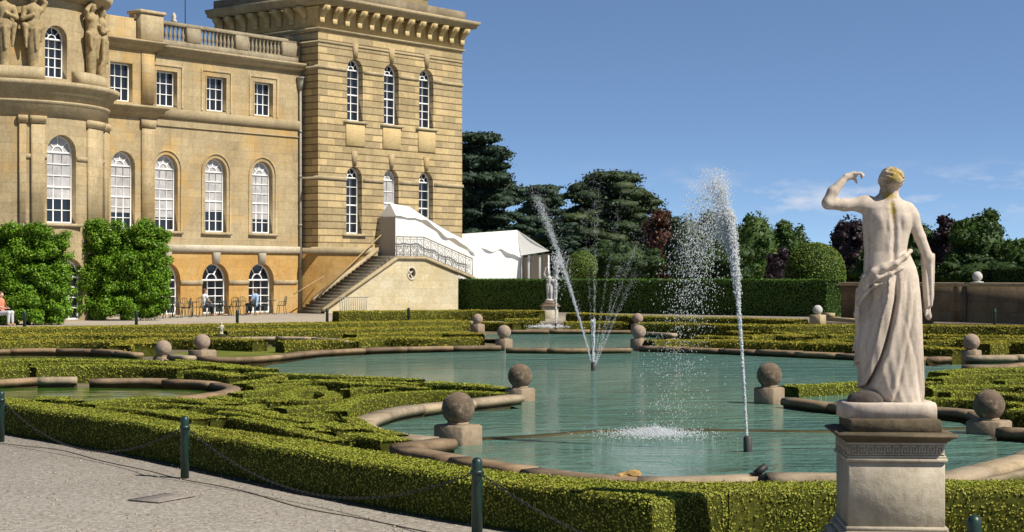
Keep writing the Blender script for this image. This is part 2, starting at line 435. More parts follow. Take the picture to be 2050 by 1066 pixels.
def strip(mb, pts, w, d0, d1, mp, closed=False):
    """bar of width w along pts in the wall plane, from depth d1 (back) to d0 (front)"""
    P = np.array(pts, float); n = len(P); A = []; B = []
    for i in range(n):
        a = P[i-1] if (i or closed) else P[i]; c = P[(i+1) % n] if (i < n-1 or closed) else P[i]
        t0 = P[i]-a; t1 = c-P[i]
        t0 = t0/np.linalg.norm(t0) if np.linalg.norm(t0) > 1e-9 else None; t1 = t1/np.linalg.norm(t1) if np.linalg.norm(t1) > 1e-9 else None
        if t0 is None: t0 = t1
        if t1 is None: t1 = t0
        n0 = np.array([-t0[1], t0[0]]); n1 = np.array([-t1[1], t1[0]]); m = (n0+n1)/(1+max(-.7, n0@n1))
        A.append(P[i]+m*w/2); B.append(P[i]-m*w/2)
    V = []
    for a, b in zip(A, B): V += [mp(a[0], d0, a[1]), mp(b[0], d0, b[1]), mp(b[0], d1, b[1]), mp(a[0], d1, a[1])]
    F = []
    for i in range(n if closed else n-1):
        o = i*4; q = ((i+1) % n)*4
        for j in range(4): F.append((o+j, o+(j+1) % 4, q+(j+1) % 4, q+j))
    if not closed: F += [(0, 1, 2, 3), (4*n-1, 4*n-2, 4*n-3, 4*n-4)]
    mb.add(V, F)
def poly_face(mb, pts, d, mp):
    mb.add([mp(p[0], d, p[1]) for p in pts], [tuple(range(len(pts)))])
def window(mp, cx, z0, w, z1, cols, rows, arched=True, blind=0.0, dep=.24, parent=palace, sill=True, fan=3, meet=None, name='window', open_leaf=False, jamb=.08, bar=.042):
    mb = MB(); hw = w/2; d0 = -dep; d1 = -dep-.09; zs = z1-hw if arched else z1
    out = arch_pts(cx, z0, w, z1) if arched else rect_pts(cx, z0, w, z1)
    j = jamb
    def ins(p):  # frame centre line inset by j/2
        return [(cx+(x-cx)*(1-j/w), (z0+j/2) if z <= z0+1e-6 else (z if z <= zs else zs+(z-zs)*(1-j/w))) for x, z in p] if arched else rect_pts(cx, z0+j/2, w-j, z1-j/2)
    strip(mb, ins(out), j, d0, d1, mp, True)
    top = zs if arched else z1-j
    xs = np.linspace(cx-hw+j, cx+hw-j, cols+1); zz = np.linspace(z0+j, top, rows+1)
    for k, x in enumerate(xs[1:-1]):
        if open_leaf and k == 0: pass
        strip(mb, [(x, z0+j), (x, top)], bar, d0-.03, d1+.01, mp)
    for k, z in enumerate(zz[1:-1], 1):
        ww = bar*2 if (meet and k == meet) else bar
        a = xs[1] if open_leaf else cx-hw+j*.5
        strip(mb, [(a, z), (cx+hw-j*.5, z)], ww, d0-.025, d1+.012, mp)
    if arched:
        strip(mb, [(cx-hw+j*.5, zs), (cx+hw-j*.5, zs)], bar*1.9, d0-.02, d1+.012, mp)
        r = hw-j
        strip(mb, [(cx+r*.42*math.cos(a), zs+r*.42*math.sin(a)) for a in np.linspace(0, math.pi, 11)], bar, d0-.022, d1+.012, mp)
        for k in range(1, fan+1):
            a = math.pi*k/(fan+1); strip(mb, [(cx+r*.42*math.cos(a), zs+r*.42*math.sin(a)), (cx+r*1.02*math.cos(a), zs+r*1.02*math.sin(a))], bar, d0-.026, d1+.012, mp)
    W = mb.build(name, M_white, parent)
    g = MB(); poly_face(g, out, -dep-.07, mp); g.build('pane', M_glass, W)
    if blind > 0:
        bl = MB(); zb = z1-(z1-z0)*blind
        p = [q for q in out if q[1] > zb+1e-3]; p = [(cx+(x-cx)*.985, z) for x, z in p]
        p = [(cx-hw*.985, zb), (cx+hw*.985, zb)]+[q for q in p]
        poly_face(bl, p, -dep-.06, mp); bl.build('blind', M_blind, W)
    if sill:
        s = MB(); q = []
        for (a, b) in ((.0, .12), ):
            V = [mp(x, d, z) for z in (z0-.14, z0-.003) for d in (-dep, .13) for x in np.linspace(cx-hw-.28, cx+hw+.28, 5)]
            n = 5; F = []
            for i in range(n-1):
                F += [(5+i, 6+i, 16+i, 15+i), (10+i, 15+i, 16+i, 11+i), (i, 1+i, 6+i, 5+i)]
            F += [(0, 5, 15, 10), (4, 14, 19, 9)]
            s.add(V, F)
        s.build('sill', M_trim, W)
    return W

def flat(d0): return lambda s, d, z: (s, -(d0+d), z)
# ---- wing: upper wall, basement
mw = flat(0.0); mpj = flat(.32)
ML = {'main': [(-3.03, 4.17, 1.42, 7.93), (.15, 4.17, 1.42, 7.93), (3.31, 4.17, 1.42, 7.93)], 'top': [(-3.02, 10.3, 1.32, 12.05), (.17, 10.3, 1.32, 12.05), (3.38, 10.3, 1.32, 12.05)]}
BS = [(-3.03, .02, 1.76, 2.62), (.12, .02, 1.76, 2.62), (3.22, .02, 1.76, 2.62)]
SPL = -4.05                                            # where the projecting bay ends
w = MB()
wall(w, [(SPL, 3.2), (6.15, 3.2), (6.15, 13.15), (SPL, 13.15)], [arch_pts(*q) for q in ML['main']]+[rect_pts(*q) for q in ML['top']], mw)
w.build('wing_wall', M_wall, palace)
w = MB(); wall(w, [(SPL, 0), (6.15, 0), (6.15, 3.2), (SPL, 3.2)], [arch_pts(*q) for q in BS], mw, .42)
w.build('basement_wall', M_base, palace)
# projecting bay beside the bow
w = MB(); wall(w, [(-8.3, 0), (SPL, 0), (SPL, 13.2), (-8.3, 13.2)], [arch_pts(-5.92, 4.17, 1.42, 7.93), rect_pts(-6.02, 10.3, 1.32, 12.15), arch_pts(-6.0, .02, 1.5, 2.6)], mpj)
w.add([(SPL, -.32, 0), (SPL, 0, 0), (SPL, 0, 14.5), (SPL, -.32, 14.5)], [(0, 1, 2, 3)])
w.add([mpj(-8.3, 0, 13.2), mpj(SPL, 0, 13.2), mpj(SPL, 0, 14.35), mpj(-8.3, 0, 14.35), mpj(-8.3, -6, 14.35), mpj(SPL, -6, 14.35)], [(0, 1, 2, 3), (3, 2, 5, 4)])
w.build('bay_wall', M_wall, palace)
# roofs and backs close the building
w = MB(); w.add([(-17.5, 0, 13.0), (6.15, 0, 13.0), (6.15, 9, 13.0), (-17.5, 9, 13.0), (-17.5, 9, 0), (6.15, 9, 0)], [(0, 1, 2, 3), (3, 2, 5, 4)]); w.build('wing_roof', M_lead, palace)
for q, bl_ in zip(ML['main'], (.82, .70, .80)): window(mw, *q, 3, 6, True, bl_, meet=3)
window(mpj, -5.92, 4.17, 1.42, 7.93, 3, 6, True, .78, meet=3)
for q in ML['top']: window(mw, *q, 3, 3, False, 0, sill=False)
window(mpj, -6.02, 10.3, 1.32, 12.15, 3, 3, False, 0, sill=False)
for k, q in enumerate(BS): window(mw, *q, 3, 4, True, 0, dep=.3, sill=False, fan=2, name='french_door', open_leaf=(k == 1), jamb=.1, bar=.05)
window(mpj, -6.0, .02, 1.5, 2.6, 3, 4, True, 0, dep=.3, sill=False, fan=2, name='french_door', jamb=.1, bar=.05)
# mouldings
def band(mb, s0, s1, d, z0, z1, o, mp=None):
    mb.sweep([(s0, -d), (s1, -d)], [(0, z0), (o, z0+.02), (o+.03, z1-.04), (o, z1), (0, z1+.02)])
t = MB(); band(t, SPL+.02, 6.14, 0, 9.72, 10.2, .1); band(t, SPL+.02, 6.14, 0, 9.3, 9.36, .05); t.build('string_course', M_trim, palace)
t = MB(); band(t, SPL+.02, 6.14, 0, 3.14, 3.5, .12)
for cx, *_ in BS:
    V = []
    for dd in (.13, -.02):
        V += [mw(cx-.17, dd, 2.55), mw(cx+.17, dd, 2.55), mw(cx+.24, dd, 3.15), mw(cx-.24, dd, 3.15)]
    t.add(V, [(0, 1, 2, 3), (0, 4, 5, 1), (1, 5, 6, 2), (3, 7, 4, 0)])
t.build('basement_band', M_pale, palace)
for a, b2 in ((SPL+.02, -3.03-.89), (-3.03+.89, .12-.89), (.12+.89, 3.22-.89), (3.22+.89, 5.75)):
    t = MB(); band(t, a, b2, 0, 1.5, 1.72, .06); t.build('impost_band', M_trim, palace)
CORN = [(0, 0), (.10, .02), (.12, .10), (.30, .16), (.34, .30), (.46, .36), (.50, .46), (.02, .5)]
def cornice(mb, path, z, k=1.0, off=0): mb.sweep(path, [(o*k+off, z+h*k) for o, h in CORN])
t = MB(); cornice(t, [(SPL+.36, 0), (6.14, 0)], 12.78); t.build('wing_cornice', M_trim, palace)
t = MB(); cornice(t, [(-8.3, -.32), (SPL, -.32), (SPL, -.01)], 12.84, 1.0); t.build('bay_cornice', M_trim, palace); t = MB(); cornice(t, [(-8.3, -.32), (SPL, -.32), (SPL, -.01)], 9.62, 1.15); t.build('bay_cornice', M_trim, palace)
# pilasters of the bay and architraves
t = MB()
for s0, s1 in ((-4.85, -4.1), ):
    t.sweep([(s0, -.323), (s1, -.323)], [(0, 3.4), (.09, 3.4), (.09, 9.1), (0, 9.1)])
    t.sweep([(s0-.06, -.323), (s1+.06, -.323)], [(0, 9.1), (.13, 9.12), (.2, 9.5), (0, 9.52)])
    t.sweep([(s0, -.323), (s1, -.323)], [(0, 10.3), (.09, 10.3), (.09, 12.7), (0, 12.7)])
t.build('pilaster', M_wall, palace)
t = MB(); t.bbox(-5.1, -3.7, -.62, .3, 13.34, 14.62, .03); t.bbox(-5.2, -3.6, -.72, .35, 14.62, 14.78, .03); t.build('parapet_pier', M_trim, palace)
for q in ML['top']:
    t = MB(); cx, z0, ww, z1 = q; strip(t, [(cx-ww/2-.3, 10.28), (cx-ww/2-.3, z1+.28), (cx+ww/2+.3, z1+.28), (cx+ww/2+.3, 10.28)], .09, .05, 0, mw); strip(t, [(cx-ww/2-.02, 10.28), (cx-ww/2-.02, z1+.02), (cx+ww/2+.02, z1+.02), (cx+ww/2+.02, 10.28)], .06, .03, 0, mw); t.build('architrave', M_wall, palace)
for q in ML['main']:
    t = MB(); cx, z0, ww, z1 = q; p = arch_pts(cx, z0, ww+.42, z1+.21); strip(t, p[1:]+[p[0]], .1, .045, 0, mw); t.build('architrave', M_wall, palace)
# balustrade
bal = MB(); bal.bbox(-3.7, 6.05, .02, .34, 14.33, 14.52, .02); bal.bbox(-3.7, 6.05, .03, .33, 13.28, 13.6, .01)
for a, b2 in ((-1.72, -.84), (1.5, 2.36), (4.72, 6.02)): bal.bbox(a, b2, .0, .36, 13.6, 14.33, .015)
bal.bbox(5.0, 5.55, .03, .3, 14.52, 14.72, .03)
M_grey = stone('grey_lichened_stone', [(.22, .185, .125), (.30, .255, .175), (.38, .33, .23)], 1.3, 10, streak=((.13, .11, .08), .6)); BAL = bal.build('balustrade', M_grey, palace)
pr = [(.06, 0), (.09, 0), (.09, .05), (.05, .08), (.085, .2), (.095, .28), (.06, .45), (.045, .58), (.07, .64), (.09, .66), (.09, .73)]
one = None
for a, b2 in ((-3.62, -1.72), (-.84, 1.5), (2.36, 4.72)):
    n = int(round((b2-a)/.27))
    for i in range(n):
        s = a+(i+.5)*(b2-a)/n
        if one is None:
            m_ = MB(); m_.lathe(pr, (0, 0, 0), 10); one = m_.build('baluster', M_grey, BAL, True, loc=(0, 0, 0)); one.location = (s, .18, 13.6)
        else: dup(one, BAL, (s, .18, 13.6))
t = MB(); t.tube([(-1.35, .6, 13), (-1.35, .6, 19)], .025, 6); t.build('mast', M_iron, palace)
t = MB(); t.lathe([(.1, 0), (.16, .08), (.07, .2), (.12, .32), (.02, .5)], (-2.4, .2, 14.52), 10); t.build('finial', M_pale, palace, True)
# drainpipe
t = MB(); t.tube([(5.93, -.1, .05), (5.93, -.1, 11.9)], .075, 8)
for z in (2.2, 4.6, 7.2, 9.6): t.tube([(5.93, -.1, z), (5.93, -.1, z+.12)], .1, 8)
DP = t.build('drainpipe', M_lead, palace); t = MB(); t.lathe([(.08, 0), (.12, .1), (.2, .38), (.2, .62), (.24, .64), (.24, .7)], (5.93, -.12, 11.85), 10); t.build('hopper', M_lead, DP)

# ---- tower
mt = flat(1.21); S0, S1, TD = 6.15, 17.8, 1.21
t = MB()
UPW = [(8.93, 10.36, 1.2, 13.73), (11.8, 10.36, 1.2, 13.73), (14.7, 10.36, 1.2, 13.73)]
LOW = [(8.86, 4.24, 1.2, 7.88), (11.78, 3.15, 1.2, 7.88), (14.66, 4.24, 1.2, 7.88)]
wall(t, [(S0, 3.35), (S1, 3.35), (S1, 15.2), (S0, 15.2)], [arch_pts(*q) for q in UPW] + [arch_pts(*q) for q in LOW if q[1] > 3.35]+[arch_pts(11.78, 3.36, 1.2, 7.88)], mt, .42)
t.add([(S0, -TD, 3.35), (S0, 7, 3.35), (S0, 7, 15.2), (S0, -TD, 15.2)], [(0, 3, 2, 1)])
t.add([(S1, -TD, 0), (S1, 7, 0), (S1, 7, 15.2), (S1, -TD, 15.2), (S0, 7, 0), (S0, 7, 15.2)], [(0, 1, 2, 3), (1, 4, 5, 2)])
t.build('tower_wall', M_tower, palace)
t = MB(); t.add([(S0, -TD, 0), (S1, -TD, 0), (S1, -TD, 3.35), (S0, -TD, 3.35), (S0, 3, 0), (S0, 3, 3.35)], [(0, 1, 2, 3), (4, 0, 3, 5)]); t.build('tower_basement', M_base, palace)
for q in UPW: window(mt, *q, 2, 6, True, 0, dep=.3, meet=3, fan=3)
for k, q in enumerate(LOW):
    if k == 1: window(mt, 11.78, 3.37, 1.2, 7.88, 2, 6, True, .7, dep=.3, meet=4, sill=False)
    else: window(mt, *q, 2, 6, True, 0, dep=.3, meet=3)
SIDE = [(S0, 7), (S0, -TD), (S1, -TD), (S1, 7)]
def tband(mb, z0, z1, o): mb.sweep(SIDE, [(-.02, z0), (o, z0+.02), (o, z1-.05), (o*.6, z1), (-.02, z1)])
for z0, z1, o in ((12.98, 13.16, .07), (7.08, 7.28, .07)):
    t = MB()                                         # broken by the windows on the front
    t.sweep([(S0, 7), (S0, -TD), (8.93-.66, -TD)], [(-.02, z0), (o, z0+.02), (o, z1-.05), (o*.6, z1), (-.02, z1)])
    for a, b2 in ((8.93+.66, 11.8-.66), (11.8+.66, 14.7-.66)): t.sweep([(a, -TD), (b2, -TD)], [(-.02, z0), (o, z0+.02), (o, z1-.05), (o*.6, z1), (-.02, z1)])
    t.sweep([(14.7+.66, -TD), (S1, -TD), (S1, 7)], [(-.02, z0), (o, z0+.02), (o, z1-.05), (o*.6, z1), (-.02, z1)])
    t.build('string_course', M_trim, palace)
t = MB(); tband(t, 3.12, 3.5, .12); t.build('basement_band', M_trim, palace)
M_apron = stone('yellow_panel_stone', [(.46, .345, .165), (.52, .40, .205), (.55, .43, .23)], .8, 8)
for cx, *_ in UPW: t = MB(); t.bbox(cx-.72, cx+.72, -TD-.06, -TD+.05, 9.0, 10.16, .015); t.build('apron_panel', M_apron, palace)
for q in UPW+LOW:                                    # keystones over the windows
    t = MB(); cx, z1 = q[0], q[3]; V = []
    for dd in (.07, -.02): V += [mt(cx-.11, dd, z1+.03), mt(cx+.11, dd, z1+.03), mt(cx+.22, dd, z1+.85), mt(cx-.22, dd, z1+.85)]
    t.add(V, [(0, 1, 2, 3), (0, 4, 5, 1), (1, 5, 6, 2), (2, 6, 7, 3), (3, 7, 4, 0)]); t.build('keystone', M_wall, palace)
t = MB()                                             # architrave, frieze and great cornice
t.sweep(SIDE, [(-.02, 14.35), (.05, 14.37), (.05, 14.45), (-.02, 14.47)])
t.sweep(SIDE, [(-.02, 15.0), (.09, 15.02), (.16, 15.14), (-.02, 15.18)])
f_ = MB(); f_.sweep(SIDE, [(-.02, 15.19), (.06, 15.19), (.06, 16.14), (.16, 16.2), (.16, 16.27), (-.02, 16.27)])
t.sweep(SIDE, [(-.02, 16.28), (.60, 16.36), (.62, 16.5), (.72, 16.58), (.78, 16.76), (-.02, 16.86)])
TC = t.build('tower_cornice', M_trim, palace)
def bracket_mesh():
    m_ = MB()
    prof = [(0, -.05), (.16, -.05), (.2, .05), (.3, .16), (.5, .24), (.74, .36), (.86, .46), (.88, .6), (0, .62)]
    V = [(x, -o*.62, z) for x in (-.17, .17) for o, z in prof]; n = len(prof)
    m_.add(V, [tuple(range(n-1, -1, -1)), tuple(range(n, 2*n))]+[(i, (i+1) % n, n+(i+1) % n, n+i) for i in range(n)])
    m_.bbox(-.17, .17, -.12, 0, -.28, 0, .02)
    return m_
br = None
M_brk = stone('cornice_bracket_stone', [(.44, .33, .16), (.52, .40, .20), (.58, .45, .24)], 2, 9); f_.build('frieze', M_brk, TC)
for i in range(13):
    s = S0+.15+i*(S1-S0-.3)/12
    if br is None: br = bracket_mesh().build('bracket', M_brk, TC, loc=(0, 0, 0)); br.location = (s, -TD-.07, 15.68)
    else: dup(br, TC, (s, -TD-.07, 15.68))
for i in range(1, 9): dup(br, TC, (S0-.07, -TD+i*.95, 15.68), -math.pi/2)
t = MB()                                             # blocking course and attic
t.bbox(S0-.15, S1+.15, -TD-.15, 7, 16.8, 17.35, .03); t.build('blocking_course', M_dk, palace)
t = MB(); t.bbox(S0+1.1, S1-1.8, -.2, 6, 17.35, 21, .05); t.build('attic', M_tower, palace)

# ---- bow
BC, BD, BR = -12.8, .3, 4.73
def bow(Rr):
    def f(s, d, z):
        a = s/Rr; return (BC+(Rr+d)*math.sin(a), -(BD+(Rr+d)*math.cos(a)), z)
    return f
mbw = bow(BR); ca = BR*math.pi/2
def tangent(Rr, s0):
    a = s0/Rr; ca_, sa_ = math.cos(a), math.sin(a)
    return lambda s, d, z: (BC+(Rr+d-.04)*sa_+(s-s0)*ca_, -(BD+(Rr+d-.04)*ca_-(s-s0)*sa_), z)
def arcpath(Rr, a0=-90, a1=90, n=40): return [(BC+Rr*math.sin(R(a)), -(BD+Rr*math.cos(R(a)))) for a in np.linspace(a0, a1, n)]
w = MB(); cuts = list(np.arange(-ca+.25, ca, .28))
wall(w, [(-ca, 0), (ca, 0), (ca, 9.7), (-ca, 9.7)], [arch_pts(0, 4.2, 1.5, 8.0), arch_pts(.42, .02, 1.6, 2.7)], mbw, .4, cuts)
w.build('bow_wall', M_wall, palace)
window(tangent(BR, 0), 0, 4.2, 1.5, 8.0, 3, 6, True, .72, dep=.28, meet=3); window(tangent(BR, .42), .42, .02, 1.6, 2.7, 3, 4, True, 0, dep=.3, sill=False, fan=2, name='french_door', jamb=.1, bar=.05)
BRU = 4.25; mbu = bow(BRU); cu = BRU*math.pi/2
w = MB(); wall(w, [(-cu, 10.0), (cu, 10.0), (cu, 14.1), (-cu, 14.1)], [arch_pts(.05, 10.48, 1.15, 12.75)], mbu, .4, list(np.arange(-cu+.25, cu, .28)))
w.build('bow_drum', M_wall, palace)
window(tangent(BRU, .05), .05, 10.48, 1.15, 12.75, 3, 4, True, 0, dep=.28, sill=False)
t = MB(); t.sweep(arcpath(BR), [(-.3, 8.75), (.06, 8.75), (.06, 9.3), (.14, 9.34), (.14, 9.42), (-.3, 9.42)])
t.sweep(arcpath(BR), [(-.3, 9.42), (.1, 9.45), (.12, 9.72), (.3, 9.78), (.34, 9.95), (.52, 10.02), (.58, 10.22), (-.6, 10.36)]); t.build('bow_cornice', M_trim, palace)
t = MB(); t.sweep(arcpath(BRU), [(-.3, 13.85), (.15, 13.9), (.3, 14.05), (.62, 14.15), (.75, 14.4), (-.3, 14.5)]); t.sweep(arcpath(BRU), [(-.5, 14.5), (.1, 14.5), (.1, 15.6), (-.5, 15.6)]); t.build('bow_parapet', M_trim, palace)
t = MB()
for a0, a1 in ((-50, -34), (-23.8, -20.5), (-17.8, -10.8), (17.5, 34), (38, 60)):
    t.sweep(arcpath(BR-.003, a0, a1, 8), [(-.02, 3.2), (.1, 3.2), (.1, 8.4), (-.02, 8.4)])
    t.sweep(arcpath(BR-.003, a0-.7, a1+.7, 8), [(-.02, 8.4), (.14, 8.42), (.14, 8.52), (.2, 8.56), (.2, 8.74), (-.02, 8.74)])
    t.sweep(arcpath(BR-.003, a0-.5, a1+.5, 8), [(-.02, 2.9), (.16, 2.9), (.16, 3.2), (-.02, 3.2)])
t.build('pilaster', M_wall, palace)
for a0, a1 in ((-20.5, -17.8), (-10.8, -9.3), (9.3, 17.5), (34, 38)):
    t = MB(); t.sweep(arcpath(BR-.003, a0, a1, 6), [(-.02, 6.9), (.05, 6.92), (.09, 7.1), (-.02, 7.14)]); t.build('impost_band', M_trim, palace)
# the plinth is broken by the drum window: only behind the figures
t = MB()
for a0, a1 in ((-40, -10), (12, 60)): t.sweep(arcpath(BRU-.004, a0, a1, 12), [(-.02, 10.28), (.5, 10.28), (.5, 10.82), (-.02, 10.86)])
t.build('figure_plinth', M_trim, palace)
def term_figure(seed):
    r = random.Random(seed); P = []
    P += [cap((0, 0, 0), (0, 0, 1.5), .2, .3), ell((0, -.05, 1.75), (.36, .28, .3))]            # tapering shaft, hips
    P += [cap((0, 0, 1.8), (0, -.02, 2.4), .24, .3), ell((0, -.03, 2.42), (.4, .24, .24))]          # chest and shoulders
    P += [cap((0, 0, 2.5), (0, -.02, 2.8), .1, .1), ell((.02, -.04, 2.92), (.16, .18, .21)), ell((0, -.02, 3.02), (.2, .2, .14)), cap((0, -.2, 2.92), (0, -.24, 2.87), .03, .03)]
    s = 1 if r.random() > .5 else -1
    P += [cap((.38*s, -.02, 2.45), (.5*s, -.15, 2.0), .12, .1), cap((.5*s, -.15, 2.0), (.1*s, -.34, 2.15), .1, .08), cap((-.38*s, 0, 2.45), (-.52*s, -.05, 2.75), .12, .1), cap((-.52*s, -.05, 2.75), (-.2*s, -.1, 3.1), .1, .08)]
    for i in range(7):                                                                          # swags of drapery and fruit
        x = -.42+.14*i; P.append(ell((x, -.22+.05*abs(i-3), 1.72-.14*math.sin(math.pi*i/6)+r.uniform(-.04, .04)), (.12, .13, .12)))
    P += [cap((.4*s, -.15, 1.7), (.34*s, -.12, .8), .13, .05), cap((-.4*s, -.15, 1.7), (-.3*s, -.15, 1.1), .12, .06), cap((0, -.26, 1.6), (.05, -.28, .7), .1, .06)]
    return sculpt(P, .035, .05)
M_fig = stone('carved_figure_stone', [(.20, .16, .09), (.34, .26, .14), (.44, .34, .19)], 2.2, 9)
for k, a in enumerate((-31, -15.5, 27, 46)):
    V, F = term_figure(k); x, y = BC+(BRU+.24)*math.sin(R(a)), -(BD+(BRU+.24)*math.cos(R(a)))
    o = make('caryatid', V, F, M_fig, palace, True, loc=(0, 0, 0)); o.location = (x, y, 10.84); o.rotation_euler = (0, 0, R(a))

# ================================================================ stone staircase in front of the tower
stair = empty('stone_staircase', P0, PHI); tag(stair, 'outside stone stair with iron railing climbing to the tower door', 'staircase')
SD = 2.9; ms = flat(SD)
w = MB(); out = [(4.97, 0), (15.5, 0), (15.5, 2.05), (12.67, 2.86), (10.46, 2.86), (4.97, .1)]
wall(w, out, [[(11.62+.3*math.cos(a), 2.1+.3*math.sin(a)) for a in np.linspace(0, 2*math.pi, 20, endpoint=False)]], ms, .3)
w.add([ms(15.5, 0, 0), ms(15.5, -1.65, 0), ms(15.5, -1.65, 2.05), ms(15.5, 0, 2.05)], [(0, 1, 2, 3)])
w.build('stair_wall', M_pale2, stair)
t = MB(); poly_face(t, [(11.62+.31*math.cos(a), 2.1+.31*math.sin(a)) for a in np.linspace(0, 2*math.pi, 20, endpoint=False)], -.2, ms); OC = t.build('oculus', M_glass, stair)
t = MB(); c = [(11.62+.34*math.cos(a), 2.1+.34*math.sin(a)) for a in np.linspace(0, 2*math.pi, 20, endpoint=False)]; strip(t, c, .09, .03, 0, ms, True)
for a in range(4): strip(t, [(11.62, 2.1), (11.62+.3*math.cos(a*math.pi/2+.6), 2.1+.3*math.sin(a*math.pi/2+.6))], .07, -.08, -.14, ms)
t.build('oculus_frame', M_pale, OC)
# coping follows the slopes
def slope(mb, pts, wdt, hgt, dc):
    P = [np.array(p) for p in pts]; V = []
    for s, z in P: V += [(s, -(dc+wdt/2), z), (s, -(dc-wdt/2), z), (s, -(dc-wdt/2), z+hgt), (s, -(dc+wdt/2), z+hgt)]
    F = []
    for i in range(len(P)-1):
        for j in range(4): F.append((i*4+j, i*4+4+j, i*4+4+(j+1) % 4, i*4+(j+1) % 4))
    F += [(0, 1, 2, 3), (len(P)*4-1, len(P)*4-2, len(P)*4-3, len(P)*4-4)]; mb.add(V, F)
t = MB(); slope(t, [(4.85, .1), (10.46, 2.863), (12.67, 2.863), (16.9, 1.72)], .34, .17, SD-.05); t.build('coping', M_trim, stair)
t = MB(); ns = 19
for i in range(ns):
    s0 = 4.6+i*(10.2-4.6)/ns; z1 = 3.05*(i+1)/ns; t.box(s0, s0+.34, -SD+.12, -TD-.03, max(0, z1-.3), z1)
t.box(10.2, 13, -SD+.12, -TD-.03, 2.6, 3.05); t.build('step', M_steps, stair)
t = MB(); slope(t, [(5.6, .55), (10.5, 3.3)], .24, .22, TD+.15)
V = [(5.6, -TD-.2, 0), (10.5, -TD-.2, 0), (10.5, -TD-.2, 3.4), (5.6, -TD-.2, .65)]; t.add(V, [(0, 1, 2, 3)]); t.build('ramp_wall', M_trim, stair)
t = MB(); t.tube([(4.0, -1.6, 1.0), (6.2, -1.6, 1.95)], .03, 6); t.tube([(5.7, -1.75, .98), (10.4, -1.75, 4.2)], .032, 6); t.build('handrail', M_wood, stair)
def railing(mb, s0, z0, s1, z1, d, n, scroll=True, h=1.05):
    def pt(k, q): return np.array([s0+(s1-s0)*k, -d, z0+(z1-z0)*k+q*h])
    mb.tube([pt(0, 1), pt(1, 1)], .035, 6); mb.tube([pt(0, .88), pt(1, .88)], .018, 5); mb.tube([pt(0, .08), pt(1, .08)], .025, 5)
    for i in range(n+1): mb.tube([pt(i/n, 0), pt(i/n, 1)], .026, 5)
    for i in range(n):
        for sg in (1, -1):
            pts = []
            for q in np.linspace(0, 1, 13):
                a = 2*math.pi*q; pts.append(pt((i+.5+.32*sg*math.sin(a)*(1-.3*q))/n, .12+.72*q))
            mb.tube(pts, .016, 4, False)
        c = [pt((i+.5+.2*math.cos(a))/n, .48+.13*math.sin(a)) for a in np.linspace(0, 2*math.pi, 9)]; mb.tube(c, .016, 4, False)
t = MB(); railing(t, 10.46, 3.05, 12.67, 3.05, SD-.05, 4); railing(t, 12.67, 3.05, 16.8, 1.9, SD-.05, 7); t.build('railing', M_ironlt, stair)
t = MB()
for i in range(13): t.tube([(4.9+i*.16, -SD-1.2, 0), (4.9+i*.16, -SD-1.2, .85)], .018, 5)
t.tube([(4.8, -SD-1.2, .85), (7.0, -SD-1.2, .85)], .025, 5); o = t.build('iron_fence', M_ironlt, None); o.matrix_world = Matrix.Translation(Vector(P0)) @ Matrix.Rotation(PHI, 4, 'Z') @ o.matrix_basis
tag(o, 'low iron railing standing at the foot of the stone stair', 'railing')
# ================================================================ ground, paths, water
ZG, ZW, ZR = -.25, -.075, .10            # garden ground, water, pool rim top
def groundmat(name, cols, sc, fine, bmp=.4, gran=0):
    m, nt, b = newmat(name); v = coords(nt); b.inputs['Roughness'].default_value = .95; b.inputs['Specular IOR Level'].default_value = .1
    c = ramp(nt, noise(nt, v, sc, 5), [(.3, cols[0]), (.7, cols[1])]); f = noise(nt, v, fine, 3, .8)
    c = mix(nt, 1.0, c, ramp(nt, f, [(.3, (.6, .6, .6)), (.7, (1.25, 1.25, 1.25))]), 'MULTIPLY')
    if gran:
        vo = nd(nt, 'ShaderNodeTexVoronoi'); vo.inputs['Scale'].default_value = gran; nt.links.new(v, vo.inputs['Vector'])
        c = mix(nt, 1.0, c, ramp(nt, vo.outputs['Color'], [(0, (.62, .6, .58)), (.5, (1, 1, 1)), (1, (1.3, 1.28, 1.25))]), 'MULTIPLY'); f = vo.outputs['Distance']
    nt.links.new(c, b.inputs['Base Color']); bump(nt, b, f, bmp, .015); return m
M_earth = groundmat('garden_soil', [(.12, .10, .06), (.2, .17, .11)], 1.5, 30)
M_grass = groundmat('lawn_grass', [(.10, .13, .02), (.17, .18, .035)], .9, 22)
M_gravel = groundmat('pale_gravel', [(.295, .27, .235), (.335, .31, .275)], .8, 16, .5, 46)
M_terr = groundmat('terrace_gravel', [(.26, .225, .18), (.34, .295, .235)], .5, 18, .3)
def flat_poly(name, pts, z, m, kind='structure', z0=None):
    mb = MB()
    if z0 is None: mb.add([(p[0], p[1], z) for p in pts], [tuple(range(len(pts)))])
    else: mb.prism([(p[0], p[1]) for p in pts], z0, z)
    o = mb.build(name, m, None, loc=(0, 0, 0))
    bm = o.data; bm.update()
    if bm.polygons and len(bm.polygons) == 1 and bm.polygons[0].normal.z < 0: bm.flip_normals()
    return tag(o, kind=kind)
flat_poly('ground', [(-1500, -200), (1500, -200), (1500, 3000), (-1500, 3000)], ZG, M_earth)
flat_poly('parkland_grass', [(-300, 102), (12, 118), (20, 84), (300, -40), (600, 900), (-600, 900)], .006, M_grass)
NEAR = [(-80, 850), (34, 858), (205, 885), (358, 915), (600, 968), (700, 988), (955, 1030), (1200, 1060), (1420, 1075), (2300, 1075)]
edge = [G(*p) for p in NEAR]
flat_poly('gravel_path', [p for p in edge]+[(12, -12), (-30, -12), (-30, 30), (-14, 27)], 0, M_gravel, z0=ZG-.05)
T0 = [(-400, 668), (0, 657), (250, 655), (430, 653), (560, 650), (700, 645), (920, 641), (1300, 638), (1640, 640), (2100, 643), (2500, 645)]
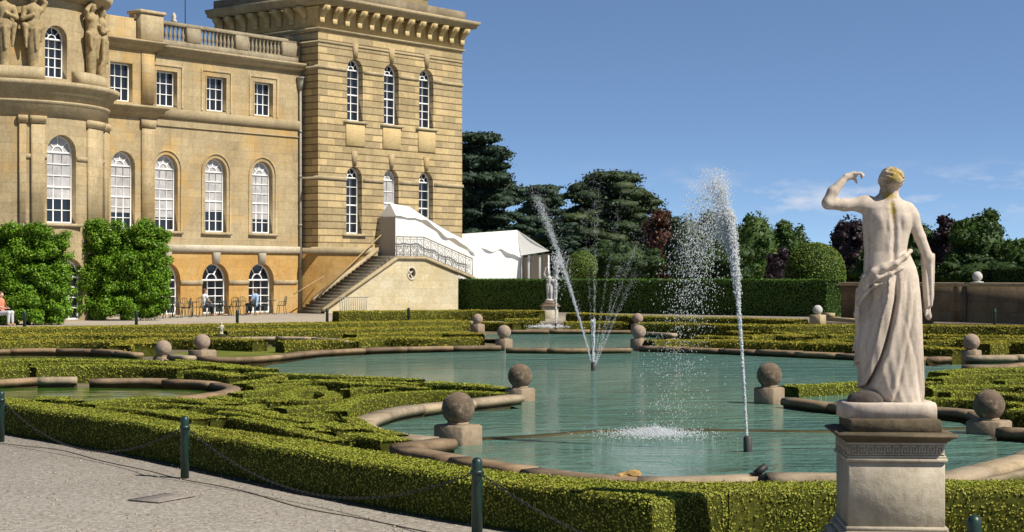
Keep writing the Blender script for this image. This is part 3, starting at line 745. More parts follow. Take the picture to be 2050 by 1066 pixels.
flat_poly('terrace', [G(*p) for p in T0]+[(60, 62), (60, 130), (-60, 130), (-60, 50)], 0, M_terr, z0=ZG-.05)
# dark edging strip laid along the gravel
mb = MB(); e2 = smooth(GL([(-60, 878), (30, 890), (120, 900), (205, 922), (300, 942), (358, 957), (480, 980), (600, 1014), (720, 1036), (870, 1066), (1000, 1085)], .01)); mb.sweep(e2, [(-.008, 0), (.008, 0), (.008, .006), (-.008, .006)]); o = mb.build('path_edging', simple('rusty_edging', (.10, .07, .05), .8, var=.3), None); tag(o, kind='structure')
# ---- water
def watermat(name, deep, shallow, bs=.25, sc=2.2, rough=.05):
    m, nt, b = newmat(name); v = coords(nt, 'Object', (1.0, 2.0, 1)); f = noise(nt, coords(nt), .22, 3)
    nt.links.new(ramp(nt, f, [(.35, deep), (.65, shallow)]), b.inputs['Base Color']); b.inputs['Roughness'].default_value = rough
    b.inputs['IOR'].default_value = 1.33; b.inputs['Specular IOR Level'].default_value = .5
    h = mth(nt, 'ADD', mth(nt, 'ADD', noise(nt, v, sc, 3, .6, .4), mth(nt, 'MULTIPLY', noise(nt, v, sc*.22, 2, .5, .8), 2.2)), mth(nt, 'MULTIPLY', noise(nt, v, sc*4.3, 2, .6), .35)); bump(nt, b, h, bs, .12); return m
M_water = watermat('pool_water', (.075, .165, .12), (.115, .21, .16), 1.0)
M_wgreen = watermat('algae_water', (.035, .10, .008), (.06, .15, .015), .1, 1.5)
POOL = [(455, 738), (540, 716), (640, 702), (760, 696), (940, 691), (1010, 690), (1012, 668), (948, 664), (945, 660), (1020, 659), (1260, 659), (1345, 660), (1345, 666), (1268, 670), (1268, 690), (1400, 694), (1600, 702), (1800, 711), (1900, 722),
        (1880, 740), (1740, 775), (1575, 795), (1720, 808), (1861, 815), (1950, 824), (1990, 850), (2080, 858), (2150, 885), (2060, 912), (1960, 935), (1895, 955), (1650, 958), (1520, 952), (1400, 955), (1250, 952), (1150, 944), (1050, 931), (900, 905), (803, 884), (885, 872), (800, 864), (745, 856), (724, 840), (750, 830), (800, 818), (880, 806), (960, 800), (1040, 795), (1000, 785), (800, 768), (600, 757), (500, 748)]
flat_poly('pool_water', GL(POOL, ZR), ZW, M_water)
flat_poly('green_pool_water', GL([(-150, 762), (0, 758), (160, 757), (300, 759), (400, 762), (462, 770), (440, 782), (380, 790), (280, 800), (160, 812), (60, 818), (-150, 815)], ZR), ZW, M_wgreen)
flat_poly('green_pool_water', GL([(-60, 702), (20, 699), (250, 702), (310, 707), (300, 716), (150, 722), (-60, 722)], ZR), ZW, M_wgreen)
flat_poly('pool_water', GL([(440, 681), (560, 678), (690, 681), (640, 685), (500, 684)], ZW), ZW+.006, M_wgreen)
flat_poly('pool_water', GL([(1840, 722), (1890, 716), (2080, 712), (2200, 722), (2080, 745), (1900, 748)], ZR), ZW+.006, M_water)
lawn = flat_poly('lawn_strip', GL([(330, 712), (430, 697), (560, 692), (720, 690), (940, 684), (960, 690), (740, 698), (620, 704), (500, 716), (430, 722)], ZG), ZG+.01, M_grass)

# ---- stone rims
M_rim = stone('rim_stone', [(.13, .09, .06), (.21, .155, .105), (.30, .23, .16)], 1.3, 12, islands=True, streak=((.08, .06, .04), .65), wet=.34)
M_rimlt = stone('pale_rim_stone', [(.24, .195, .14), (.33, .275, .205), (.42, .36, .28)], 1.3, 12, islands=True, streak=((.13, .10, .07), .6), wet=.34)
def rim(pts, label, w=.42, ztop=ZR, zbot=ZG-.1, blk=1.3, m=None, sm=True, z=None, grp=None):
    P = smooth(GL(pts, ztop if z is None else z)) if sm else np.array([p[:2] for p in GL(pts, ztop)])
    L = np.sum(np.linalg.norm(np.diff(P, axis=0), axis=1)); nb = max(1, int(round(L/blk)))
    Q = resample(P, L/(nb*4)); Q = Q[:nb*4+1] if len(Q) >= nb*4+1 else Q
    mb = MB(); step = 4
    for i in range(0, len(Q)-1, step):
        q = Q[i:i+step+1].copy()
        if len(q) < 2: continue
        d0 = (q[1]-q[0])/np.linalg.norm(q[1]-q[0]); d1 = (q[-1]-q[-2])/np.linalg.norm(q[-1]-q[-2]); q[0] += d0*.006; q[-1] -= d1*.006
        h = ztop-.025+rng.normal(0, .009); ww = w*.39+rng.normal(0, .008)
        mb.sweep(q, [(-ww, zbot), (-ww+.05, zbot), (-ww+.05, h-.12), (-ww, h-.1), (-ww, h-.035), (-ww+.03, h), (ww-.03, h), (ww, h-.035), (ww, h-.1), (ww-.05, h-.12), (ww-.05, zbot), (ww, zbot)][::-1])
    o = mb.build('stone_kerb', m or M_rim, None); return tag(o, label, 'kerb', grp)
rim([(408, 712), (450, 714), (527, 711), (625, 701), (738, 695), (860, 692), (1000, 690)], 'long curved brownish rim along the far left of the big pool', .45)
rim([(1014, 694), (1140, 695), (1262, 694)], 'straight stone rim closing the far bay, between two stone balls', .4, sm=False)
rim([(1018, 659), (1140, 659), (1262, 659)], 'farthest straight stone rim, behind the far bay of the pool', .5, sm=False)
rim([(1285, 691), (1400, 694), (1550, 700), (1720, 707), (1850, 713)], 'long brown rim along the far right of the big pool', .5)
rim([(900, 666), (955, 665)], 'short pale rim leading to the far left stone ball', .35, m=M_rimlt, sm=False)
rim([(1290, 664), (1350, 667)], 'short pale rim leading right from the far right stone ball', .35, m=M_rimlt, sm=False)
rim([(1032, 788), (960, 796), (880, 803), (800, 814), (745, 828), (724, 840), (742, 854), (800, 866), (862, 872)], 'pale rim bending tightly around the left near bay of the pool', .42, m=M_rimlt)
rim([(895, 876), (830, 884), (803, 888)], 'ochre rim stone running out from the nearest left stone ball', .42, sm=False)
rim([(803, 890), (860, 900), (960, 917), (1050, 930), (1150, 942), (1262, 951)], 'dark front rim curving along the outer box hedge', .38)
rim([(1275, 953), (1330, 954), (1400, 952), (1510, 948)], 'light brown front rim right of the broken orange rim stone', .38, m=M_rimlt)
rim([(1538, 942), (1600, 941), (1720, 943)], 'raised front rim block beside the statue pedestal', .45, ZR+.06, m=M_rimlt, sm=False, blk=2.2)
rim([(1850, 958), (1910, 944), (1970, 928), (2060, 906), (2140, 884)], 'whitish rim climbing to the right edge behind the statue pedestal', .45, m=M_rimlt)
rim([(1850, 978), (1930, 962), (2000, 947), (2090, 928)], 'lower pale kerb outside the whitish rim at the right edge', .2, ZR-.06, m=M_rimlt, blk=2.0)
rim([(1578, 793), (1640, 801), (1720, 808), (1800, 811), (1861, 812), (1944, 819), (1985, 835)], 'thin rim around the right near bay, behind the statue', .32)
rim([(2000, 852), (2060, 855), (2120, 862)], 'dark rim running to the right edge from the near right stone ball', .42, sm=False)
rim([(-120, 768), (-40, 760), (30, 756), (75, 753)], 'left end of the rim around the green round pool', .34)
rim([(75, 753), (155, 752)], 'pale straight block in the rim of the green round pool', .4, ZR+.03, m=M_rimlt, sm=False, blk=3)
rim([(178, 756), (281, 755), (394, 758), (450, 765), (467, 772), (448, 780), (396, 788), (330, 793)], 'rim curling around the right end of the green round pool', .34)
rim([(-60, 700), (11, 697), (112, 696), (200, 698), (278, 704)], 'rim behind the farther left green pool', .36)
rim([(345, 708), (382, 711)], 'short pale rim between the two left stone balls', .4, m=M_rimlt, sm=False)
rim([(464, 674), (520, 673), (557, 673), (610, 674), (670, 677), (697, 681)], 'thin pale rim of the small far pool beside the little statue', .34, m=M_rimlt)
rim([(1862, 713), (1891, 711)], 'short brown rim just right of the statue drapery', .5, sm=False)
rim([(1934, 708), (1990, 708), (2060, 707), (2120, 708)], 'pale rim of the pool at the right edge below a stone ball', .6, ZR+.06, m=M_rimlt)
rim([(1925, 728), (2000, 728), (2080, 722)], 'low dark rim at the right edge, below the pale one', .4)
# sunken wall just under the water between the two nearest stone balls
mb = MB(); q = smooth(GL([(960, 881), (1100, 872), (1200, 864), (1350, 862), (1500, 863), (1650, 865), (1800, 862), (1950, 858)], ZW)); mb.sweep(q, [(-.1, -.3), (.1, -.3), (.1, ZW+.012), (-.1, ZW+.012)]); o = mb.build('pool_weir', M_rim, None); tag(o, 'flat sunken stone sill crossing the near bay at water level', 'weir')
# broken orange rim stone and black pipe
V, F = sculpt([ell((0, 0, -.04), (.09, .10, .12)), ell((.1, .02, -.08), (.08, .08, .08)), ell((-.09, 0, -.05), (.08, .1, .1)), ell((.04, -.03, .03), (.05, .05, .05))], .014, .02)
V = V*np.array([1.0, .9, .75]); V = V+hnoise(V, 45)[:, None]*.014
p = G(1264, 955, .06); o = make('broken_stone', V+p, F, stone('orange_broken_stone', [(.26, .16, .06), (.42, .27, .10), (.5, .36, .17)], 4, 14), None, True); tag(o, 'broken orange lump of stone in the front pool rim', 'stone')
p = G(1523, 950, .1); mb = MB(); mb.bbox(-.045, .045, -.2, .2, -.3, .1, .02, .3, p[:2]); mb.tube([p+np.array([-.05, 0, .0]), p+np.array([.05, .03, .07])], .035, 8)
o = mb.build('drain_pipe', simple('black_pipe', (.012, .012, .012), .6), None); tag(o, 'black pipe end poking through a gap in the front rim', 'pipe')

# ================================================================ stone balls
def ballmat(name, cols, li):
    m, nt, b = newmat(name); v = coords(nt); f = noise(nt, v, 5, 6, .7); c = ramp(nt, f, [(.3, cols[0]), (.5, cols[1]), (.72, cols[2])])
    vo = noise(nt, v, 16, 5, .75); c = mix(nt, ramp(nt, vo, [(.56, (0, 0, 0)), (.68, (1, 1, 1))]), c, li)
    nt.links.new(c, b.inputs['Base Color']); b.inputs['Roughness'].default_value = .95; bump(nt, b, mth(nt, 'ADD', f, mth(nt, 'MULTIPLY', vo, .5)), .7, .03); return m
M_ball = ballmat('lichened_ball_stone', [(.06, .045, .03), (.13, .095, .062), (.23, .17, .115)], (.36, .30, .22))
M_ballf = ballmat('pinkish_ball_stone', [(.22, .165, .125), (.30, .225, .17), (.38, .3, .23)], (.42, .36, .29))
M_ballw = ballmat('whitened_ball_stone', [(.36, .35, .34), (.46, .45, .44), (.56, .55, .53)], (.6, .6, .58))
M_plin = stone('ball_plinth_stone', [(.17, .13, .09), (.26, .2, .14), (.34, .27, .19)], 2.2, 12)
def ball(px, py, d, label, m, plinth=(.36, .36), rz=PHI, base=None, pm=None):
    Y = .39*FPX/d; x = AT(px, Y); z = ZH(py, Y); r = .195; zb = z-r
    o = empty('stone_ball', (x, Y, zb)); tag(o, label, 'stone ball', 'stone balls around the water garden')
    mb = MB(); sd_ = rng.uniform(0, 50)
    mb.sphere((0, 0, r), r, 32, 20, lambda V: 1+.016*hnoise(V, 3.5, sd_)+.012*hnoise(V, 11, sd_)-.03*np.clip(hnoise(V, 4.3, sd_+7)-.62, 0, 1)); mb.build('ball', m, o, True, loc=(0, 0, 0))
    b = MB(); zz = (ZG if base is None else base)-zb-.04; a, c = plinth
    b.bbox(-a/2, a/2, -c/2, c/2, zz, .004, .02, rz); b.build('plinth', pm or M_plin, o)
    n = MB(); n.lathe([(.12, -.01), (.13, .03), (.08, .05)], (0, 0, 0), 14); n.build('collar', pm or M_plin, o)
    return o
ball(917, 818, 66, 'nearest dark mottled stone ball at the left corner of the near bay', M_ball, (.38, .46))
ball(1041, 753, 49, 'mottled brown stone ball left of the centre, reflected in the pool', M_ball)
ball(1540, 751, 50, 'greenish brown stone ball just left of the statue', M_ball)
ball(1980, 811, 62, 'big stone ball near the right edge beside the pedestal', M_ball, (.38, .46))
ball(1009, 665, 28, 'stone ball on the left end of the far straight rim', M_ballf)
ball(1279, 665, 28, 'stone ball on the right end of the far straight rim', M_ballf)
ball(956, 639, 21, 'smaller looking stone ball at the farthest left rim', M_ballf, (.4, .4))
ball(1277, 638, 21, 'smaller looking stone ball at the farthest right rim', M_ballf, (.4, .4))
ball(405, 685, 32, 'right ball of the pair beside the left pools, on a pink plinth', M_ballf, (.5, .5))
ball(327, 698, 33, 'left ball of the pair beside the left pools', M_ballf, (.36, .36))
ball(1945, 685, 33, 'stone ball above the pale rim at the right edge', M_ballf)
ball(1637, 621, 19.5, 'whitish stone ball on a stub wall before the clipped hedge', M_ballw, (.5, .5), base=0, pm=M_trim)

# ================================================================ hedges
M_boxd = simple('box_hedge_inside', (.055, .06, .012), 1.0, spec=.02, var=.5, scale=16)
M_boxl = leafmat('box_leaves', [(.20, .26, .028), (.28, .325, .038), (.355, .375, .048), (.245, .305, .034), (.35, .33, .05)], .15, .7, (.30, .25, .04), 1.3)
M_boxn = leafmat('near_box_leaves', [(.155, .215, .022), (.265, .31, .034), (.355, .37, .046), (.215, .27, .032), (.34, .305, .046)], .12, .6, (.30, .24, .038), 1.6)
M_boxf = leafmat('far_box_leaves', [(.24, .235, .027), (.33, .30, .036), (.40, .34, .045)], .25, .7, (.30, .23, .04), .5)
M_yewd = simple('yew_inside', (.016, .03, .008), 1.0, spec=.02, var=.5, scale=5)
M_yewl = leafmat('yew_leaves', [(.035, .08, .012), (.06, .125, .018), (.085, .16, .022)], .12, .55, (.07, .13, .02), .6)
def hedge_solid(Lp, Rp, z0, z1, step, rough=.03, nt_=4):
    """rounded bank between two edge lines (plan points, same count)"""
    n = len(Lp); k = nt_; V = []
    for i in range(n):
        a, b = Lp[i], Rp[i]
        row = [(a[0], a[1], z0), (a[0], a[1], z0+(z1-z0)*.5), (*(a*.985+b*.015), z1-.02)]
        row += [(*(a*(1-t)+b*t), z1+.012) for t in np.linspace(.06, .94, k)]
        row += [(*(b*.985+a*.015), z1-.02), (b[0], b[1], z0+(z1-z0)*.5), (b[0], b[1], z0)]
        V += row
    m = k+6; F = []
    for i in range(n-1):
        for j in range(m-1): F.append((i*m+j, (i+1)*m+j, (i+1)*m+j+1, i*m+j+1))
    b0 = (n-1)*m
    for j in range(m//2-1+m % 2):
        if j+1 == m-2-j: F.append((m-1-j, j+1, j)); F.append((b0+j, b0+j+1, b0+m-1-j))
        else: F.append((m-1-j, m-2-j, j+1, j)); F.append((b0+j, b0+j+1, b0+m-2-j, b0+m-1-j))
    V = np.array(V); a = hnoise(V, 2.3, 1)*.6+hnoise(V, 7, 4)*.4
    fl = V[:, 2] > z0+.01; V[fl, 2] += (a*rough)[fl]; V[:, 0] += hnoise(V, 6, 9)*rough*.6; V[:, 1] += hnoise(V, 6, 17)*rough*.6
    T = []
    # cap faces as fans of quads are fine as n-gons
    return V, F
def hedge(name, Lp, Rp, z0, z1, label, leaf, dens, lm=None, dm=None, cat='hedge', group=None, rough=.03, tilt=.38, jit=None, seg=.3, side=.42):
    L = resample(Lp, seg) if len(Lp) > 1 else Lp; n = len(L)
    t0 = np.linspace(0, 1, n); d = np.linalg.norm(np.diff(np.array(Rp)[:, :2], axis=0), axis=1); s = np.concatenate([[0], np.cumsum(d)]); s /= s[-1]
    Rr = np.stack([np.interp(t0, s, np.array(Rp)[:, i]) for i in (0, 1)], 1)
    V, F = hedge_solid(L, Rr, z0, z1, seg, rough)
    P, N = scatter(V, F, (lambda c: dens(c)*1.9) if callable(dens) else dens*1.9); c = V.mean(0)
    flip = False
    # make the normals point outwards: the top should face up
    up = (N[:, 2] > .5).sum() < (N[:, 2] < -.5).sum()
    if up: N = -N; F = [tuple(reversed(f)) for f in F]
    keep = (P[:, 2] > z0+.02) & (rng.random(len(P)) < np.where(N[:, 2] > .5, 1.0, side))
    P, N = P[keep], N[keep]
    q, qf = leaf_quads(P+N*leaf*.2, N, leaf, .6, tilt, leaf*.22 if jit is None else jit)
    lo = V.min(0); hi = V.max(0); loc = ((lo[0]+hi[0])/2, (lo[1]+hi[1])/2, z0)
    o = empty(name, loc); tag(o, label, cat, group)
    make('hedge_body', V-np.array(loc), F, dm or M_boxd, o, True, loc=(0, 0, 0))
    make('foliage', q-np.array(loc), qf, lm or M_boxl, o, False, loc=(0, 0, 0))
    return o
def ribbon(pts, w, label, z1=.08, z0=ZG, leaf=.04, dens=700, sm=True, zpix=None, ws=None, grp='low box hedges of the parterre', lm=None, world=False, rough=.025):
    P = np.array(pts, float) if world else np.array([p[:2] for p in GL(pts, z1 if zpix is None else zpix)])
    P = smooth(P) if sm and len(P) > 2 else P
    d = np.gradient(P, axis=0); d /= np.linalg.norm(d, axis=1)[:, None]+1e-9; nn = np.stack([-d[:, 1], d[:, 0]], 1)
    return hedge('box_hedge', P+nn*w/2, P-nn*w/2, z0, z1, label, leaf, dens, lm, group=grp, rough=rough)
# outer hedge along the path, its corner and the front run behind the statue
nearE = GL([(-90, 793), (11, 814), (160, 835), (281, 853), (360, 867), (480, 888), (600, 910), (780, 940), (955, 966), (1100, 984), (1200, 996), (1306, 1008)], .33)
farE = GL([(-90, 782), (11, 797), (160, 815), (281, 834), (360, 848), (480, 864), (600, 881), (780, 910), (900, 930), (1040, 948), (1160, 960), (1240, 964)], .33)
hedge('outer_hedge', nearE, farE, 0, .33, 'long clipped box hedge curving along the gravel path', .021, lambda c: np.where(c[:, 1] < 16, 3400, 2200), M_boxn, group=None, rough=.018, tilt=.42)
ne = np.array([p[:2] for p in GL([(1306, 1008), (1360, 1000), (1458, 986)], .33)]); fe = np.array([p[:2] for p in GL([(1240, 964), (1300, 966), (1380, 968)], .33)])
hedge('outer_hedge', ne, fe, 0, .33, 'sunlit end of the clipped hedge at its corner left of the pedestal', .021, 3400, M_boxn, rough=.018, tilt=.42)
ne = np.array([p[:2] for p in GL([(1460, 986), (1600, 985), (1760, 985), (1900, 986), (2050, 989), (2200, 992)], .33)]); fe = np.array([p[:2] for p in GL([(1384, 969), (1600, 966), (1760, 965), (1900, 963), (2050, 962), (2200, 960)], .33)])
hedge('outer_hedge', ne, fe, 0, .33, 'clipped box hedge running straight behind the statue pedestal', .021, 3400, M_boxn, rough=.018, tilt=.42)
NB = 'low box hedge '
HL = [  # near parterre, left of the near bay: pixel path, width, label
 ([(1010, 790), (930, 786), (850, 786), (780, 790), (715, 800), (690, 812), (672, 826)], .42, 'broad sunlit box hedge following the left near bay of the pool'),
 ([(860, 768), (930, 772), (1000, 778), (1018, 782)], .5, 'short box hedge reaching the brown stone ball left of centre'),
 ([(500, 748), (600, 752), (720, 757), (840, 762)], .5, 'box hedge along the near left edge of the big pool'),
 ([(560, 766), (640, 764), (720, 770), (800, 774), (850, 780)], .38, 'wavy box hedge just behind the broad one by the bay'),
 ([(640, 776), (600, 782), (575, 794), (600, 804), (650, 802), (668, 792), (645, 786)], .34, 'box hedge scroll with a curled end, nearest the left bay'),
 ([(470, 790), (520, 784), (590, 776)], .36, 'diagonal box hedge between the scroll and the round pool'),
 ([(430, 796), (480, 802), (540, 800), (560, 808)], .36, 'S shaped box hedge in the middle of the parterre'),
 ([(560, 820), (620, 816), (668, 814)], .4, 'box hedge block ending square beside the bay corner'),
 ([(400, 815), (460, 818), (520, 826), (560, 836), (640, 846)], .4, 'long slanting box hedge in front of the scrolls'),
 ([(610, 858), (660, 850), (700, 862)], .42, 'short bent box hedge with a dark gap beside the near corner'),
 ([(690, 872), (745, 874), (795, 886)], .5, 'box hedge stub meeting the dark corner of the pool rim'),
 ([(700, 838), (735, 858), (800, 874)], .3, 'narrow box hedge hugging the tip of the left bay'),
 ([(470, 838), (540, 852), (610, 868), (680, 886)], .3, 'thin box hedge parallel to the outer hedge'),
 ([(330, 822), (390, 832), (440, 840)], .35, 'box hedge piece behind the middle path post'),
 ([(170, 812), (250, 802), (330, 799), (400, 803), (440, 812)], .45, 'arched box hedge bank before the green round pool'),
 ([(78, 802), (110, 797), (146, 806)], .45, 'small humped box hedge at the left before the green pool'),
 ([(200, 818), (300, 824), (400, 842)], .3, 'thin box hedge lying against the outer hedge at left'),
 ([(480, 770), (530, 762), (560, 756)], .4, 'box hedge piece at the right tip of the green round pool'),
 ([(66, 737), (180, 734), (300, 735), (372, 739)], .55, 'straight box hedge with a lit face behind the green round pool'),
 ([(-60, 741), (0, 740), (50, 738)], .5, 'box hedge end at the left edge behind the green round pool'),
 ([(-60, 726), (60, 721), (200, 723), (330, 727), (420, 735)], .7, 'wide flat box hedge between the two green pools'),
 ([(385, 744), (440, 748), (480, 756)], .5, 'box hedge right of the straight lit one'),
 ([(430, 730), (480, 736), (540, 742)], .5, 'box hedge below the long brown rim'),
 ([(360, 722), (410, 728), (470, 740)], .35, 'thin dark sided box hedge under the pair of stone balls'),
]
for p, w_, l in HL:
    y = np.mean([q[1] for q in p]); Zm = 1.82*FPX/(y-HOR)
    ribbon(p, w_*.8, l, leaf=.026 if Zm < 28 else .038, dens=1700 if Zm < 28 else 850, rough=.014)
# extra curled and clipped pieces filling the same beds
fill = [([(500, 775), (560, 772), (620, 770)], .3), ([(690, 782), (740, 778), (790, 780)], .3), ([(520, 812), (500, 818), (530, 822)], .3), ([(440, 826), (500, 834), (550, 846)], .26), ([(590, 832), (650, 830), (690, 828)], .28), ([(640, 764), (700, 762), (760, 764)], .3), ([(410, 806), (440, 802), (470, 812)], .28), ([(700, 770), (770, 766), (840, 772)], .28), ([(560, 846), (600, 856), (650, 866)], .26), ([(250, 812), (330, 811), (390, 816)], .28), ([(60, 730), (150, 728), (260, 730)], .3)]
for p, w_ in fill: ribbon(p, w_*.8, 'low clipped box hedge strip filling in the left parterre beds', .05, leaf=.028, dens=1500, rough=.014, grp='filling strips of the left parterre')
# right beds behind and beside the statue
HR = [([(1580, 776), (1650, 772), (1720, 768), (1800, 766), (1880, 768)], .55, 'box hedge with dark side, directly behind the statue feet'),
 ([(1850, 800), (1930, 802), (1990, 806), (2060, 812)], .5, 'box hedge passing behind the near right stone ball'),
 ([(1850, 778), (1940, 774), (2050, 776)], .5, 'box hedge between the statue and the right edge'),
 ([(1870, 760), (1950, 754), (2050, 752)], .45, 'wavy box hedge at the right edge'),
 ([(1880, 748), (1960, 741), (2070, 738)], .6, 'broad box hedge top below the right pool rim'),
 ([(1890, 788), (1960, 786), (2010, 790)], .4, 'short box hedge left above the near right stone ball'),
 ([(2010, 790), (2060, 796), (2120, 812)], .5, 'box hedge leaving the picture right of the near right ball'),
 ([(2030, 822), (2080, 826), (2140, 836)], .5, 'dark sided box hedge at the far right above the dark rim'),
 ([(2000, 764), (2060, 762), (2130, 764)], .4, 'box hedge stub at the right edge beside the wavy one')]
for p, w_, l in HR: ribbon(p, w_*.8, l, leaf=.034, dens=1000, rough=.016)
# far beds: long bands
FB = [([(-150, 662), (0, 659), (200, 656), (420, 652), (660, 648)], 2.0, .12, 'broad olive hedge band along the terrace at left'),
 ([(660, 648), (820, 645), (920, 643)], 1.6, .12, 'broad olive hedge band before the stone stair'),
 ([(-150, 677), (0, 674), (150, 670), (300, 671), (420, 672)], 1.4, .1, 'second olive hedge band at left'),
 ([(-150, 690), (0, 687), (130, 684), (260, 686), (300, 690)], .9, .08, 'hedge band just behind the farther green pool'),
 ([(450, 663), (560, 662), (700, 660), (900, 655)], 1.5, .08, 'olive hedge band behind the little statue'),
 ([(700, 671), (800, 669), (900, 667), (940, 671)], 1.0, .08, 'olive hedge band right of the small far pool'),
 ([(690, 681), (760, 678), (860, 679), (960, 678)], .8, .06, 'thin hedge band above the long brown rim'),
 ([(240, 694), (300, 680), (420, 680), (520, 683)], .6, .06, 'curved hedge behind the pair of stone balls'),
 ([(560, 686), (640, 684), (720, 684)], .5, .05, 'short loose hedge above the long brown rim'),
 ([(1010, 640), (1080, 640)], .8, .12, 'small hedge block left of the far pedestal'),
 ([(1130, 646), (1200, 646), (1268, 647)], .8, .1, 'hedge strip behind the farthest rim'),
 ([(960, 646), (1040, 648)], .8, .08, 'hedge strip beside the farthest left stone ball')]
for p, w_, z1, l in FB: ribbon(p, w_, l, z1, leaf=.065, dens=330, lm=M_boxf, grp=None)
FR = [([(1290, 648), (1400, 650), (1560, 653), (1720, 652), (1880, 653), (2080, 655)], .9, .3, 'long dark sided hedge before the yew hedge and the wall'),
 ([(1150, 628), (1300, 635), (1450, 638), (1603, 642)], .8, .35, 'hedge with a lit end below the tall yew hedge'),
 ([(1300, 684), (1400, 683), (1520, 685), (1720, 690), (1860, 697)], .8, .12, 'olive hedge along the far right rim of the big pool'),
 ([(1380, 662), (1440, 662), (1500, 667)], .6, .1, 'bright box scroll at left in the far right beds'),
 ([(1490, 674), (1560, 672), (1610, 676)], .6, .1, 'bright box scroll in the middle of the far right beds'),
 ([(1520, 664), (1570, 668), (1600, 672)], .4, .1, 'diagonal box hedge in the far right beds'),
 ([(1600, 668), (1640, 668)], .6, .14, 'square box block in the far right beds'),
 ([(1660, 672), (1720, 672)], .5, .14, 'square box block just left of the statue drapery'),
 ([(1400, 674), (1450, 676), (1490, 679)], .5, .08, 'low box hedge behind the tall water jet'),
 ([(1620, 684), (1680, 682), (1730, 684)], .4, .08, 'thin box hedge by the statue drapery'),
 ([(1850, 672), (1950, 674), (2080, 675)], .6, .14, 'hedge strip right of the statue above a stone ball'),
 ([(1850, 684), (1910, 684)], .5, .1, 'box scroll between the statue and the right stone ball'),
 ([(1960, 690), (2010, 686), (2080, 688)], .6, .1, 'box scroll at the right edge behind a stone ball'),
 ([(1850, 698), (1900, 700), (1925, 702)], .5, .1, 'low hedge left of the pale right rim'),
 ([(1870, 677), (1930, 680), (2070, 681)], .4, .08, 'thin wavy box hedge at right behind a stone ball')]
for p, w_, z1, l in FR: ribbon(p, w_, l, z1, leaf=.06, dens=380, lm=M_boxf, grp=None)
# low hedge along the foot of the stair wall
ribbon([(672, 625), (800, 624), (920, 623), (1085, 624)], 1.0, 'straight low hedge at the foot of the stair wall', .42, z0=0, leaf=.065, dens=330, lm=M_boxf, grp=None)

# tall clipped yew hedge with the bright end, and the two domes
A = np.array([-3.08, 97.0]); B = np.array([14.9, 80.6]); dv = (B-A)/np.linalg.norm(B-A); nv_ = np.array([-dv[1], dv[0]])
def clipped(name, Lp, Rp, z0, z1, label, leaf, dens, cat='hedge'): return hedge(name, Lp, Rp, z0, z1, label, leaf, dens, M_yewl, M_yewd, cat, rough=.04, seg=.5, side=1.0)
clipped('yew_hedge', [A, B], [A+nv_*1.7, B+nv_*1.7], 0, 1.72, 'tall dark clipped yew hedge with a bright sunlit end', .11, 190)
def dome(px, pw, ytop, Z, label):
    r = pw/2*Z/FPX; h = ZH(ytop, Z); x = AT(px, Z)
    mb = MB(); sd_ = rng.uniform(0, 9); mb.sphere((0, 0, h-r*1.05), (r, r, r*1.05), 36, 24, lambda V: 1+.02*hnoise(V, 3, sd_)); V = mb.verts(); V[:, 2] = np.maximum(V[:, 2], .0)
    P, N = scatter(V, mb.F, 420); N = P-np.array([0, 0, h-r]); N /= np.linalg.norm(N, axis=1)[:, None]
    q, qf = leaf_quads(P, N, .10, .6, .45, .02)
    o = empty('topiary_dome', (x, Z, 0)); tag(o, label, 'topiary'); make('topiary_body', V, mb.F, M_yewd, o, True, loc=(0, 0, 0)); make('foliage', q, qf, leafmat('dome_leaves', [(.09, .15, .02), (.13, .20, .028), (.165, .225, .035)], .2, .6, (.15, .18, .03), .8), o, loc=(0, 0, 0)); return o
dome(1165, 62, 503, 104, 'small clipped dome showing above the yew hedge behind the fountain'); dome(1632, 120, 486, 85, 'large clipped yew dome at the right end of the hedge'); dome(966, 26, 543, 103, 'tiny clipped ball bush beside the lower end of the iron railing')

# ---- terrace wall at the right
M_gw = stone('brown_garden_wall', [(.13, .10, .07), (.20, .155, .105), (.26, .2, .135)], .5, 8, brick=(.42, .95, ((.7, .66, .6), .012), ((.85, .85, .85), (1.15, 1.12, 1.08))), streak=((.09, .075, .05), .5))
a = np.array([15.3, 79.0]); b2 = np.array([24.5, 64.5]); dr = (b2-a)/np.linalg.norm(b2-a); ln = np.linalg.norm(b2-a)
gw = empty('garden_wall', (a[0], a[1], 0), math.atan2(dr[1], dr[0])); tag(gw, 'brown stone garden wall with coping behind the statue at right', 'wall')
mb = MB(); mb.box(0, ln, 0, .45, -.05, 1.5); mb.build('wall', M_gw, gw, loc=(0, 0, 0))
mb = MB()
for s in (4.2, 7.0): mb.box(s, s+.7, -.08, -.002, 0, 1.5)
mb.build('pier', M_gw, gw, loc=(0, 0, 0)); mb = MB(); mb.bbox(-.1, ln, -.12, .57, 1.5, 1.66, .03); mb.build('coping', M_trim, gw, loc=(0, 0, 0))
pp = a+dr*9.0; Zb = pp[1]
x = AT(1949, 66.8); o = empty('stone_ball', (x, 66.8+.1, 1.66)); tag(o, 'whitish stone ball standing on top of the garden wall', 'stone ball', 'stone balls around the water garden')
fw = a+(b2-a)*.47+np.array([-dr[1], dr[0]])*.22; o.location = (fw[0], fw[1], 1.66)
mb = MB(); mb.sphere((0, 0, .26), .215, 28, 16, lambda V: 1+.012*hnoise(V, 6)); mb.build('ball', M_ballw, o, True, loc=(0, 0, 0)); mb = MB(); mb.lathe([(.26, 0), (.26, .04), (.12, .06)], (0, 0, 0), 16); mb.build('collar', M_ballw, o, loc=(0, 0, 0))
